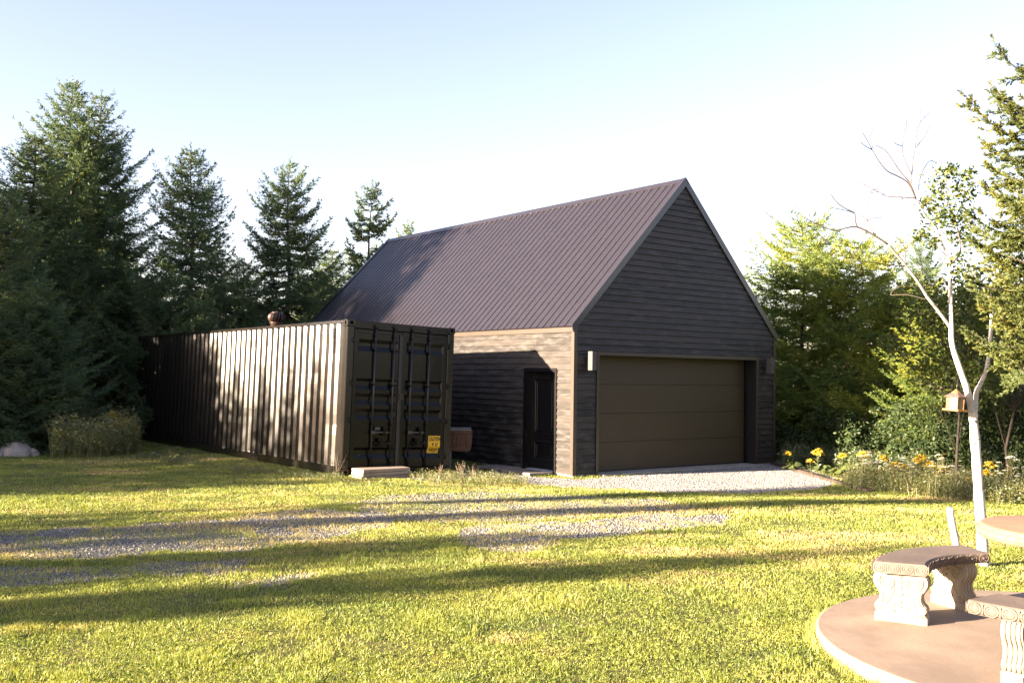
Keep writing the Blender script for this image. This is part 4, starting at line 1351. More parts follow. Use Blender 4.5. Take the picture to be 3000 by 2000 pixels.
B([(1045, 750), (1000, 660), (940, 620), (880, 590), (830, 530), (795, 470), (765, 415), (735, 365)], BY - .4, BY - .7, 0.007, 0.0016, 0.5, 6)
B([(795, 470), (760, 450), (720, 420)], BY - .6, BY - .7, 0.003, 0.0015, 0.6, 61)
B([(800, 460), (780, 400), (802, 348)], BY - .6, BY - .6, 0.003, 0.0015, 0.6, 62)
B([(1045, 745), (950, 740), (880, 735), (830, 710), (760, 675), (712, 645), (705, 618)], BY - .4, BY - .3, 0.006, 0.0016, 0.5, 7)
B([(830, 712), (780, 710), (830, 690)], BY - .4, BY - .3, 0.003, 0.0012, 0.6, 71)
B([(1040, 785), (985, 765), (950, 725), (920, 685)], BY - .4, BY - .3, 0.003, 0.0014, 0.6, 8)
B([(1020, 660), (1022, 610), (1028, 530), (1040, 460), (1050, 380), (1070, 310), (1120, 258)], BY - .45, BY - .2, 0.006, 0.0015, 0.5, 9)
B([(1070, 310), (1068, 270), (1075, 235)], BY - .3, BY - .2, 0.002, 0.0012, 0.6, 91)
B([(1045, 455), (1090, 400), (1115, 350), (1130, 325)], BY - .3, BY - .2, 0.003, 0.0012, 0.6, 92)
B([(1022, 610), (990, 550), (968, 480), (972, 400), (990, 330), (988, 285)], BY - .45, BY - .6, 0.004, 0.0013, 0.6, 10)
B([(968, 445), (940, 440), (920, 425)], BY - .5, BY - .6, 0.002, 0.001, 0.6, 101)
B([(1060, 705), (1070, 630), (1095, 570), (1130, 530), (1165, 545), (1150, 500), (1135, 480)], BY - .4, BY - .1, 0.004, 0.0012, 0.6, 11)
B([(1000, 1150), (1060, 1210), (1078, 1170), (1040, 1120)], BY - .3, BY - .2, 0.004, 0.0015, 0.3, 12)
B([(1080, 1255), (1130, 1250), (1158, 1235)], BY - .1, BY, 0.006, 0.003, 0.1, 13)
B([(985, 1110), (980, 1030), (950, 985), (920, 955)], BY - .4, BY - .5, 0.003, 0.0014, 0.6, 14)
B([(985, 1135), (900, 1130), (800, 1115), (640, 1105)], BY - .4, BY - .7, 0.005, 0.0015, 0.1, 15)
B([(1060, 1260), (960, 1250), (900, 1300), (1000, 1300), (1110, 1330)], BY - .2, BY - .4, 0.004, 0.0014, 0.2, 16)
B([(1110, 860), (1060, 760), (1110, 800), (1150, 830)], BY - .2, BY, 0.005, 0.002, 0.3, 17)
B([(1225, 1080), (1180, 1040), (1130, 1000), (1080, 960)], BY - .2, BY - .4, 0.004, 0.0015, 0.3, 18)
B([(1240, 1130), (1300, 1050), (1280, 900), (1230, 760), (1220, 620), (1240, 520)], BY - .1, BY + .3, 0.009, 0.002, 0.3, 19)
B([(1270, 860), (1330, 740), (1380, 650)], BY, BY + .3, 0.005, 0.0015, 0.4, 20)
B([(1480, 1380), (1440, 1270), (1380, 1180), (1320, 1100)], BY + .2, BY + .5, 0.008, 0.002, 0.3, 21)
B([(1230, 1250), (1190, 1180), (1215, 1140)], BY - .1, BY - .1, 0.004, 0.002, 0.8, 22)
br.build('branches', M['deadwood'], birch)
# leaf clusters, vectorised
def leaf_cloud(centres, radii, n_each, size, seed, jitter_down=0.0):
    r = np.random.default_rng(seed)
    C_ = np.repeat(np.array(centres), n_each, 0); R_ = np.repeat(np.array(radii), n_each)
    n = len(C_)
    d = r.normal(size=(n, 3)); d /= np.linalg.norm(d, axis=1)[:, None]
    P = C_ + d * (R_ * r.random(n) ** 0.45)[:, None] * np.array([1, 1, 0.85])
    s = size * (0.55 + 0.8 * r.random(n))
    a = r.normal(size=(n, 3)); a /= np.linalg.norm(a, axis=1)[:, None]
    a[:, 2] *= 0.6
    b = np.cross(a, r.normal(size=(n, 3))); b /= np.linalg.norm(b, axis=1)[:, None]
    a /= np.linalg.norm(a, axis=1)[:, None]
    v = np.stack([P - a * s[:, None], P - b * (s * 0.55)[:, None] - a * (s * .1)[:, None], P + a * s[:, None], P + b * (s * 0.55)[:, None] - a * (s * .1)[:, None]], 1).reshape(-1, 3)
    k = np.arange(n) * 4
    f = np.concatenate([np.stack([k, k + 1, k + 2], 1), np.stack([k, k + 2, k + 3], 1)])
    base_t = np.repeat(r.random(len(centres)) * 0.35, n_each)
    t = np.repeat(np.clip(base_t + 0.55 * r.random(n) ** 1.3, 0, 1), 4)
    return v, f, t
cl, rr = [], []
r_ = random.Random(5)
for (zx, zy, k, rd) in ((1225, 560, 3, .09), (1190, 640, 4, .13), (1150, 720, 4, .13), (1250, 740, 4, .15), (1330, 690, 4, .14), (1290, 620, 2, .1), (1370, 620, 3, .1), (1200, 820, 5, .16), (1290, 840, 5, .16), (1140, 800, 3, .10),
                        (1180, 880, 4, .14), (1290, 930, 4, .15), (1080, 935, 2, .10), (1050, 955, 2, .07), (1160, 1010, 3, .1), (1290, 1110, 3, .14), (1360, 1180, 3, .15), (1310, 990, 3, .12)):
    for i in range(k):
        p = at_y(*z6(zx + r_.uniform(-45, 45), zy + r_.uniform(-40, 40)), BY + r_.uniform(-.25, .35))
        cl.append(p - np.array(O)); rr.append(rd * r_.uniform(.7, 1.1))
v, f, t = leaf_cloud(cl, rr, 26, 0.026, 3)
np_mesh('foliage', v, f, t, M['leaves'], birch)
# cut birch post leaning behind the bench
p0, p1 = Vector(at_y(2812, 1665, 9.1)), Vector(at_y(2782, 1487, 9.0))
mb = MB(); limb(mb, [p0, p0.lerp(p1, .35) + Vector((.006, 0, 0)), p0.lerp(p1, .7), p1], 0.036, 0.030, 12, 0.14, 8)
ps = mb.build('birch_post', M['birch']); tag(ps, 'short cut birch post leaning left behind the bench', 'post')
# bird feeder
fc = Vector(at_y(2799, 1178, BY - 0.12))
fd = empty('bird_feeder', (fc.x, fc.y, fc.z))
fd.rotation_euler = (0.03, 0.07, 0.35)
tag(fd, 'small wooden bird feeder with a hipped roof hanging from the birch', 'bird feeder')
def hexr(r, z, n=6): return [(r * math.cos(2 * math.pi * k / n), r * math.sin(2 * math.pi * k / n), z) for k in range(n)]
def loft(mb, rings, n=6, cap=True):
    vs_ = [p for q in rings for p in hexr(*q)]
    m = len(rings)
    fs = [(i * n + k, i * n + (k + 1) % n, (i + 1) * n + (k + 1) % n, (i + 1) * n + k) for i in range(m - 1) for k in range(n)]
    if cap: fs += [tuple(range(n))[::-1], tuple(range((m - 1) * n, m * n))]
    mb.add(vs_, fs)
mb = MB(); loft(mb, [(0.119, -0.092), (0.122, -0.090), (0.124, -0.072), (0.115, -0.070), (0.112, -0.082), (0.01, -0.083)]); mb.build('seed_tray', M['cedar'], fd)
mb = MB(); loft(mb, [(0.080, -0.078), (0.084, 0.052)]); bw = mb.build('seed_pane', M['pane'], fd)
for x, y, z in hexr(0.0835, 0):
    mb = MB(); mb.box(x - 0.004, x + 0.004, y - 0.004, y + 0.004, -0.079, 0.053); mb.build('corner_post', M['cedar'], bw)
mb = MB(); loft(mb, [(0.112, 0.050), (0.116, 0.052), (0.112, 0.060), (0.045, 0.098), (0.040, 0.099)]); rf = mb.build('roof', M['shingle'], fd)
mb = MB(); loft(mb, [(0.048, 0.096), (0.044, 0.102), (0.018, 0.124), (0.006, 0.136)]); mb.build('roof_cap', M['cedar'], rf)
top = Vector(at_y(2814, 1100, BY - 0.06)) - fc
mb = MB(); mb.tube([(0, 0, 0.13), (0.004, 0, 0.17), (0.012, 0.0, 0.255)], 0.004, 6); mb.build('hanging_wire', M['steel'], fd)

# ------------------------------------------------------------------ conifers
def brush(org, dirs, ln, n, nl, nw, tint, r, spread=0.75, flat=0.0):
    """needle tufts: every sprig becomes n needle triangles fanning forward from its axis"""
    N = len(org)
    d = dirs / np.linalg.norm(dirs, axis=1)[:, None]
    d = np.repeat(d, n, 0); o = np.repeat(org, n, 0); l = np.repeat(ln, n); t = np.repeat(tint, n)
    K = N * n
    rv = r.normal(size=(K, 3))
    if flat: rv[:, 2] *= (1 - flat)
    p = rv - d * np.sum(rv * d, 1)[:, None]
    p /= np.linalg.norm(p, axis=1)[:, None] + 1e-9
    a = spread * (0.5 + 0.7 * r.random(K))
    nd = d * np.cos(a)[:, None] + p * np.sin(a)[:, None]
    b = o + d * (l * r.random(K))[:, None]
    L_ = nl * (0.7 + 0.6 * r.random(K)) * np.repeat(np.clip(ln / ln.mean(), .6, 1.4), n)
    w = np.cross(nd, r.normal(size=(K, 3))); w /= np.linalg.norm(w, axis=1)[:, None] + 1e-9
    w *= nw / 2
    m = b + nd * (L_ * .45)[:, None]
    v = np.stack([b - w * .35, m + w, b + nd * L_[:, None], m - w], 1).reshape(-1, 3)
    k = np.arange(K) * 4
    f = np.concatenate([np.stack([k, k + 1, k + 2], 1), np.stack([k, k + 2, k + 3], 1)])
    tt = np.repeat(np.clip(t + 0.22 * (r.random(K) - .5), 0, 1), 4)
    return v, f, tt

def conifer(name, H, R, seed, mat, bark, z0=0.4, gap=0.24, nb=6, needles=6, nl=0.07, nw=0.018, sprig=0.085, droop=-0.28, tipup=0.34, twl=0.42, lean=0.0, power=0.85, irr=0.3, tw_up=0.0, leaders=0, bare=0.0, curve=None, fl=0.35, tuft=1.0):
    r = np.random.default_rng(seed)
    org, dirs, ln, tint = [], [], [], []
    wood = MB()
    tr = max(0.035, H * 0.013)
    px_, py_ = r.normal(size=2) * lean
    def axis_pt(z):
        return np.array([px_ * z / H + 0.05 * math.sin(z * 1.3 + seed), py_ * z / H + 0.05 * math.cos(z * 1.1 + seed), z])
    wood.tube([axis_pt(z) for z in np.linspace(-0.15, H * 0.985, 12)], [tr * (1 - 0.93 * i / 11) for i in range(12)], 8)
    z = z0
    ph = r.random() * 6
    while z < H - 0.05:
        q = z / H
        Rz = R * (curve(q) if curve else (1 - q) ** power)
        k = nb if q < 0.85 else max(3, nb - 2)
        big = 1 - irr / 2 + irr * r.random()
        for i in range(k):
            if r.random() < bare: continue
            ph += 2.399 + 0.5 * r.random()
            Lb = max(0.10, Rz * big * (0.62 + 0.45 * r.random()) + (irr * 0.6 * Rz if r.random() < 0.13 else 0))
            e = np.array([math.cos(ph), math.sin(ph), 0.0])
            zz = z + (r.random() - .5) * gap
            up = droop + (0.62 - droop) * q ** 1.7 + 0.16 * (r.random() - .5)
            tu = tipup * (1 - 0.5 * q)
            bend = np.array([-e[1], e[0], 0]) * 0.18 * (r.random() - .5)
            base = axis_pt(min(zz, H * .98))
            bp = lambda t: base + e * (Lb * t) + bend * (Lb * t * t) + np.array([0, 0, Lb * (up * t + tu * t * t * t - 0.12 * math.sin(t * 3.1))])
            wood.tube([bp(t) for t in (0, .35, .7, 1.0)], [max(.004, tr * .28 * min(1, Lb)), .012 * min(1, Lb) + .002, .005, .002], 4, cap=False)
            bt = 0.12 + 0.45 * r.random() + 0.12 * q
            ns = max(2, int(Lb * 0.85 / sprig))
            for s in range(ns):
                t = 0.18 + 0.82 * (s + r.random()) / ns
                d = bp(min(t + .04, 1.04)) - bp(t)
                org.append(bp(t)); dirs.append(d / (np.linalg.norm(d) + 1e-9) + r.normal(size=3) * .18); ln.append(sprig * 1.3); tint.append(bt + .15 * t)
            nt = max(2, int(Lb / 0.115))
            for s in range(nt):
                t = 0.16 + 0.80 * (s + r.random()) / nt
                p0 = bp(t)
                fd_ = bp(min(t + .05, 1.03)) - p0; fd_ /= np.linalg.norm(fd_) + 1e-9
                for sg in (-1, 1):
                    tl = twl * Lb * (1.02 - t) * (0.6 + 0.7 * r.random()) + 0.07
                    sd = np.cross(fd_, [0, 0, 1.0]) * sg
                    td = fd_ * 0.72 + sd * (0.55 + .35 * r.random()) + np.array([0, 0, tw_up - 0.16 + 0.3 * (r.random() - .5)])
                    td /= np.linalg.norm(td)
                    m = max(1, int(tl / sprig))
                    for j in range(m):
                        c = p0 + td * (tl * (j + .3 * r.random()) / m) + np.array([0, 0, -.10 * tl * ((j / m) ** 2)])
                        dd = td + r.normal(size=3) * 0.28
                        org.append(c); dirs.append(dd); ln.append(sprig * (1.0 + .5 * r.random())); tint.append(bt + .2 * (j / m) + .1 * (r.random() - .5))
                        if tuft > 1 and r.random() < tuft - 1:
                            org.append(c); dirs.append(td + sd * r.normal() * .8 + r.normal(size=3) * .3); ln.append(sprig * .8); tint.append(bt + .25)
        z += gap * (1.15 - 0.45 * q)
    for k in range(1 + leaders):      # leading shoots
        b = axis_pt(H * (.97 - .05 * k)) + (r.normal(size=3) * [.12, .12, 0] if k else 0)
        for j in range(5):
            org.append(b + np.array([0, 0, .09 * j])); dirs.append(np.array([0, 0, 1.0]) + r.normal(size=3) * .08); ln.append(.10); tint.append(.5)
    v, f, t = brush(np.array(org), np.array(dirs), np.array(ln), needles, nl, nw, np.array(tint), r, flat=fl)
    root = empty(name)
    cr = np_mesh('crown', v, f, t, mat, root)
    wood.build('trunk', bark, root)
    return root, len(f)

def place(root, x, y, rz=0.0, s=1.0, label=None, cat='tree', group=None, z=None, sz=None):
    root.location = (x, y, float(ground_z(x, y)) - 0.03 if z is None else z)
    root.rotation_euler = (0, 0, rz)
    root.scale = (s, s, sz if sz else s)
    return tag(root, label, cat, group)
def top_at(px, py, y):
    p = at_y(px, py, y)
    return p[0], p[1], p[2]

GRP_S = 'spruces along the wood edge on the left'
protos = {}
def spruce_at(px, py, y, R, seed, label, group=GRP_S, mat='spruce', **kw):
    x, yy, zt = top_at(px, py, y)
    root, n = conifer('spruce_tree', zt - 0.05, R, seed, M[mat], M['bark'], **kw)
    place(root, x, yy, 0, 1, label, 'tree', group)
    protos.setdefault('spruce', []).append((root, zt, R))
    return root
SP = dict(z0=0.35, gap=0.28, nb=8, needles=6, nl=0.085, nw=0.025, sprig=0.090, twl=0.44, tuft=1.3, bare=.10)
s1 = spruce_at(216, 240, 30.0, 3.6, 11, 'tallest spruce, with the higher of the two joined tops at the left', power=0.72, irr=.5, **SP)
s2 = spruce_at(296, 275, 31.0, 3.5, 12, 'tall spruce whose top stands just right of the tallest one', power=0.72, irr=.5, **SP)
s3 = spruce_at(566, 440, 29.0, 2.8, 13, 'pointed spruce rising behind the far end of the container', power=0.62, irr=.45, leaders=1, **SP)
s4 = spruce_at(850, 478, 31.0, 2.9, 14, 'pointed spruce rising behind the middle of the container, left of the roof', power=0.64, irr=.5, **SP)
s5 = spruce_at(1088, 545, 35.0, 1.9, 15, 'thin ragged spruce with clumped branches just left of the garage roof', power=0.50, irr=1.0, bare=.32, z0=0.4, gap=0.40, nb=8, needles=7, nl=0.095, nw=0.032, sprig=0.085, twl=.42, tuft=1.6, droop=-.2)
def again(src, px, py, y, rz, label, group=GRP_S, fat=1.0):
    x, yy, zt = top_at(px, py, y)
    h0 = [h for r0, h, R0 in protos['spruce'] if r0 is src][0]
    c = copy_tree(src)
    s = zt / h0
    return place(c, x, yy, rz, s * fat, label, 'tree', group, sz=s)
again(s1, 100, 400, 28.0, 2.1, 'dense spruce with a rounded top left of the tallest spruce', fat=1.25)
again(s3, 22, 560, 24.5, 4.0, 'dark spruce at the left edge of the picture', fat=1.2)
again(s4, -120, 480, 26.5, 1.0, 'spruce standing half outside the left edge of the picture', fat=1.1)
again(s4, 402, 770, 33.5, 3.0, 'lower spruce filling the gap between the tallest pair and the pointed one', fat=1.25)
again(s3, 700, 760, 34.0, 5.1, 'low dark spruce between the two pointed spruces behind the container', fat=1.35)
again(s1, 975, 735, 37.0, 0.6, 'low spruce at the foot of the thin ragged spruce', fat=1.5)
again(s2, 335, 700, 33.0, 2.6, 'bushy spruce on the right flank of the tallest pair, close to the container', fat=1.1)
again(s3, 110, 830, 23.6, 0.4, 'small dark bushy spruce low at the left, behind the weeds', fat=1.7)
again(s4, 20, 900, 22.8, 3.3, 'small dark spruce low at the left edge behind the rocks', fat=1.7)
again(s1, 425, 880, 32.0, 1.9, 'small bushy spruce right behind the far end of the container', fat=1.9)
again(s5, 1193, 655, 41.0, 0.2, 'spruce of which only the bare tip shows above the far ridge of the garage', 'spruces behind the garage', fat=.8)
again(s4, 2697, 690, 36.0, 2.2, 'small dark spruce showing between the feathery larch and the birch', 'spruces behind the birch', fat=.8)

# larch with feathery level sprays, right of the garage
def larch(px, py, y, R, seed, label, **kw):
    x, yy, zt = top_at(px, py, y)
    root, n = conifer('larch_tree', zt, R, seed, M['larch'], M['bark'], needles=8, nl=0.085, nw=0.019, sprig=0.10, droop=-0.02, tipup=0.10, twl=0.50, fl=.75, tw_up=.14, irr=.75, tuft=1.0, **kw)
    place(root, x, yy, 0, 1, label, 'tree', 'larches right of the garage')
    return root
lc = lambda q: (1 - q) ** 0.42 * (0.92 + .08 * math.sin(q * 22))
l1 = larch(2352, 655, 27.8, 3.3, 21, 'feathery larch beside the garage, the one with the higher sunlit top', z0=0.5, gap=0.40, nb=10, curve=lc)
l2 = larch(2505, 715, 26.0, 3.2, 22, 'feathery larch right of the tallest larch, spreading toward the birch', z0=0.4, gap=0.40, nb=10, curve=lc)

for px, pt, y, rz, lab in ((2640, 845, 24.5, 1.2, 'lower larch filling the space between the taller larches and the birch'), (2755, 960, 22.5, 3.9, 'low dark larch directly left of the birch trunk')):
    o_ = copy_tree(l2); x, yy, zt = top_at(px, pt, y)
    h2 = top_at(2505, 715, 26.0)[2]
    place(o_, x, yy, rz, zt / h2 * 1.15, lab, 'tree', 'larches right of the garage', sz=zt / h2)
# near spruce at the right edge
x, yy = 5.12, 9.3
ns, n_ = conifer('spruce_tree', 4.95, 1.18, 31, M['nearspruce'], M['bark'], z0=2.25, gap=0.20, nb=9, needles=20, nl=0.032, nw=0.012, sprig=0.050, droop=-0.22, tipup=0.22, twl=0.40, power=0.30, irr=.5, fl=.0, bare=.30, tuft=1.8)
place(ns, x, yy, 0.8, 1, 'near spruce with stubby sunlit branches hanging in from the right edge', 'tree')

# ------------------------------------------------------------------ broad-leaved trees and shrubs
def leafy(name, H, crown_z, Rx, seed, nclump, per, size, mat='leaves', clump=0.34, trunk_r=0.05, bark=None, flat=1.0, multi=3):
    r = np.random.default_rng(seed)
    wood = MB()
    cents, rads = [], []
    stems = []
    for k in range(multi):
        a = 2 * math.pi * k / multi + r.random()
        sp_ = (0.25 if multi < 5 else 0.12) * Rx if multi > 1 else 0.02
        pts = [np.array([0.06 * math.cos(a), 0.06 * math.sin(a), -0.1])]
        for i in range(1, 6):
            t = i / 5
            pts.append(np.array([math.cos(a) * sp_ * t * 1.5 + .05 * r.normal(), math.sin(a) * sp_ * t * 1.5 + .05 * r.normal(), H * .88 * t]))
        stems.append(pts)
        wood.tube(pts, [trunk_r * (1 - .8 * i / 5) for i in range(6)], 7)
    for k in range(nclump):
        while True:
            p = r.uniform(-1, 1, 3)
            if np.linalg.norm(p) < 1 and np.linalg.norm(p) > 0.35: break
        c = np.array([p[0] * Rx, p[1] * Rx, crown_z + (H - crown_z) * (0.5 + .5 * p[2])])
        c[:2] *= 1.0 if flat else 1.0
        cents.append(c); rads.append(clump * (.6 + .7 * r.random()))
        if k % 2 == 0:
            st = stems[r.integers(multi)]
            i = min(4, max(1, int((c[2] / H) * 4.2)))
            b = st[i] if st[i][2] < c[2] + .2 else st[i - 1]
            wood.tube([b, (b + c) / 2 + [0, 0, .08], c], [trunk_r * .32, trunk_r * .2, trunk_r * .08], 5, cap=False)
    v, f, t = leaf_cloud(cents, rads, per, size, seed)
    root = empty(name)
    np_mesh('crown', v, f, t, M[mat], root)
    wood.build('trunk', bark or M['bark'], root)
    return root
def leafy_px(px, py_top, y, crown_frac, Rx, seed, label, group, n=60, per=60, size=0.045, **kw):
    x, yy, zt = top_at(px, py_top, y)
    t = leafy('broadleaf_tree', zt, zt * crown_frac, Rx, seed, n, per, size, **kw)
    return place(t, x, yy, 0, 1, label, 'tree', group)
GA = 'leafy trees behind the birch'
a1 = leafy_px(2800, 780, 17.5, .42, 1.15, 41, 'leafy tree with round sunlit leaves straight behind the birch fork', GA, 90, 60, .044, trunk_r=.030, multi=1)
a2 = leafy_px(2955, 780, 19.0, .35, 1.4, 42, 'leafy tree with yellow green leaves at the right edge behind the near spruce', GA, 100, 60, .044, trunk_r=.032, multi=1)
a3 = leafy_px(2700, 860, 24.0, .05, 1.5, 43, 'leafy tree showing between the larch and the birch trunk', GA, 70, 60, .055, trunk_r=.04)
a4 = leafy_px(3080, 900, 22.0, .1, 2.0, 44, 'leafy tree standing half outside the right edge of the picture', GA, 80, 60, .055, trunk_r=.05)
# bare grey stem behind the birch
p0, p1 = at_z(2922, 1362, 0.1), at_y(2905, 980, 0)
mb = MB(); yb = p0[1]
pts = [Vector(at_y(px, py, yb)) for px, py in ((2924, 1420), (2922, 1330), (2914, 1230), (2908, 1130), (2906, 1040), (2898, 960))]
o0 = Vector((pts[0].x, pts[0].y, 0.05))
gs = empty('grey_stem_tree', o0)
tag(gs, 'slim grey stemmed tree right of the birch trunk', 'tree')
mb.tube([p - o0 for p in smooth_path(pts, 3)], [0.052 - 0.0012 * i for i in range(16)], 9); mb.build('trunk', M['bark'], gs)
v, f, t = leaf_cloud([np.array(pts[-1] - o0) + d for d in np.random.default_rng(3).normal(size=(26, 3)) * [.5, .5, .45] + [0, 0, .5]], [.25] * 26, 40, .045, 9)
np_mesh('crown', v, f, t, M['leaves'], gs)
# shaded shrubs under and beyond the larch
GSH = 'dark shrubs under the trees on the right'
sh = None
for i, (px, pt, y, R, lab) in enumerate(((2300, 1235, 24.5, .9, 'low dark shrub in the shade beside the garage corner'), (2455, 1200, 24.0, 1.1, 'dark shrub under the feathery larch'), (2610, 1170, 22.0, 1.2, 'dark shrub between the larch and the birch'),
                                        (2745, 1150, 21.0, 1.2, 'dark shrub just left of the birch trunk'), (2880, 1140, 20.5, 1.2, 'dark shrub right behind the birch trunk'), (3010, 1120, 20.0, 1.3, 'dark shrub at the right edge behind the weeds'))):
    x, yy, zt = top_at(px, pt, y)
    if sh is None:
        sh = leafy('shrub', 1.6, 0.05, 1.15, 51, 90, 70, 0.036, mat='shrub', clump=.26, trunk_r=.006, multi=5); o_ = sh
    else: o_ = copy_tree(sh)
    place(o_, x, yy, i * 1.3, R / 1.15, lab, 'shrub', GSH, sz=zt / 1.6)
# sunlit trees farther back, seen through the gaps
GB = 'sunlit trees far behind the spruces'
bt = leafy('broadleaf_tree', 6.0, 0.6, 2.6, 61, 110, 60, 0.085, clump=.55, trunk_r=.07, multi=3)
far = [(60, 40, 1.0, 'left edge'), (260, 43, 1.0, 'tallest pair of spruces'), (470, 42, .95, 'gap right of the tallest pair'), (640, 46, 1.0, 'pointed spruce nearest the container end'), (800, 43, .9, 'pointed spruce left of the roof'), (950, 46, .95, 'thin ragged spruce'), (-130, 42, 1.1, 'trees outside the left edge')]
for i, (px, y, s, lab) in enumerate(far):
    o_ = bt if i == 0 else copy_tree(bt)
    x = at_y(px, 1100, y)[0]
    place(o_, x, y, i * 1.7, s, 'sunlit leafy tree far back behind the ' + lab, 'tree', GB)
farr = [(2330, 46, 1.0, 'larch beside the garage'), (2560, 44, .9, 'right hand larch'), (2760, 40, .95, 'birch'), (2960, 38, 1.0, 'near spruce at the right edge'), (3150, 40, 1.1, 'trees outside the right edge')]
for i, (px, y, s, lab) in enumerate(farr):
    o_ = copy_tree(bt)
    x = at_y(px, 1100, y)[0]
    place(o_, x, y, i * 1.1 + .5, s, 'leafy tree far back behind the ' + lab, 'tree', 'leafy trees far behind the right side')
# trees standing left of the picture; their shadows fall across the lawn
def su(s, u): return 0.919 * u - 0.394 * s, 0.394 * u + 0.919 * s
GO = 'spruces outside the picture on the sunny side'
def off(src, s, u, H, fat, rz):
    h0 = [h for r0, h, R0 in protos['spruce'] if r0 is src][0]
    c = copy_tree(src); x, y = su(s, u)
    place(c, x, y, rz, H / h0 * fat, 'spruce standing outside the left of the picture, shading the lawn', 'tree', GO, sz=H / h0)
for i, (s, u, H, fat) in enumerate(((5.2, -17, 4.4, 1.0), (8.6, -16, 5.5, .8), (10.4, -16, 5.1, .9), (12.55, -16, 5.9, .45),
                                   (17.2, -16, 4.65, .9), (18.1, -16, 4.75, .9), (19.05, -16, 6.65, .75), (20.2, -16, 6.45, .75), (21.45, -16, 6.4, .85), (22.9, -16, 6.2, .95), (24.2, -16, 6.9, .9), (25.0, -16, 8.2, 1.0),
                                   (26.2, -17, 9.6, 1.1),  (29.4, -18, 9.2, 1.2), (31.3, -18, 8.0, 1.2), (33.3, -19, 7.8, 1.2))):
    off((s3, s4, s1)[i % 3], s, u, H, fat, i * 1.9)
for i, (s, u, H) in enumerate(((10.9, -17, 4.75), (12.9, -17.5, 4.75), (17.4, -18, 4.9), (28.9, -17, 14.5), (29.4, -20, 15.3))):  # unseen occluders; the tallest two were added to shade the far roof end
    o_ = copy_tree(bt); x, y = su(s, u)
    place(o_, x, y, i * 2.0, .72 if H < 9 else 1.25, 'unseen leafy tree added left of the picture to cast shade', 'tree', 'leafy trees outside the picture', sz=H / 6.0)
tall = leafy('broadleaf_tree', 14.6, 12.2, 2.0, 67, 110, 60, .13, clump=.6, trunk_r=.12, multi=1)  # unseen tree added; high crown shaped to shade the right-hand shrubs
for i, (s, u) in enumerate(((12.2, -30), (13.9, -33))):
    o_ = tall if i == 0 else copy_tree(tall); x, y = su(s, u)
    place(o_, x, y, i * 2.0, 1.0, 'unseen tall bare trunked leafy tree added far left to shade the right background', 'tree', 'leafy trees outside the picture')
# ------------------------------------------------------------------ weeds and flowers
wr = np.random.default_rng(77)
def goldenrod(h, seed, tops=1):
    r = random.Random(seed); nr = np.random.default_rng(seed)
    root = empty('goldenrod_plant')
    st, lv, fl = MB(), [], MB()
    O_, D_, Ln, T_ = [], [], [], []
    fo, fd_, fln, ft = [], [], [], []
    for k in range(tops):
        a = r.uniform(0, 6.28); sp_ = r.uniform(.02, .16) * h if tops > 1 else .02
        hh = h * r.uniform(.82, 1.0)
        P = lambda t: np.array([math.cos(a) * sp_ * t ** 1.4 + .015 * math.sin(5 * t), math.sin(a) * sp_ * t ** 1.4, hh * t])
        st.tube([P(t) for t in (0, .25, .5, .75, 1)], [.005, .0045, .004, .003, .002], 5, tint=.55)
        for j in range(int(26 * hh)):
            t = .1 + .75 * j / (26 * hh)
            an = j * 2.4
            d = np.array([math.cos(an), math.sin(an), .45])
            O_.append(P(t)); D_.append(d); Ln.append(.09 * (1.1 - .6 * t)); T_.append(.35 + .25 * r.random())
        for j in range(9):
            an = j * 2.4; t0 = .80 + .2 * j / 9
            bl = (.22 - .016 * j) * min(1, h)
            b0 = P(t0)
            for q in range(7):
                tt = (q + .5) / 7
                fo.append(b0 + np.array([math.cos(an) * bl * tt, math.sin(an) * bl * tt, bl * (.55 * tt - .45 * tt * tt)])); fd_.append([math.cos(an) * .4, math.sin(an) * .4, 1]); fln.append(.02); ft.append(r.random())
    n = len(O_)
    v, f, t = brush(np.array(O_), np.array(D_), np.full(n, .004), 2, .10, .016, np.array(T_), nr, .25)
    v2, f2, t2 = brush(np.array(fo), np.array(fd_, float), np.array(fln), 9, .028, .016, np.array(ft), nr, .9)
    st.build('stem', M['weed'], root)
    np_mesh('foliage', v, f, t, M['weed'], root)
    np_mesh('flower_plume', v2, f2, t2, M['goldflower'], root)
    return root
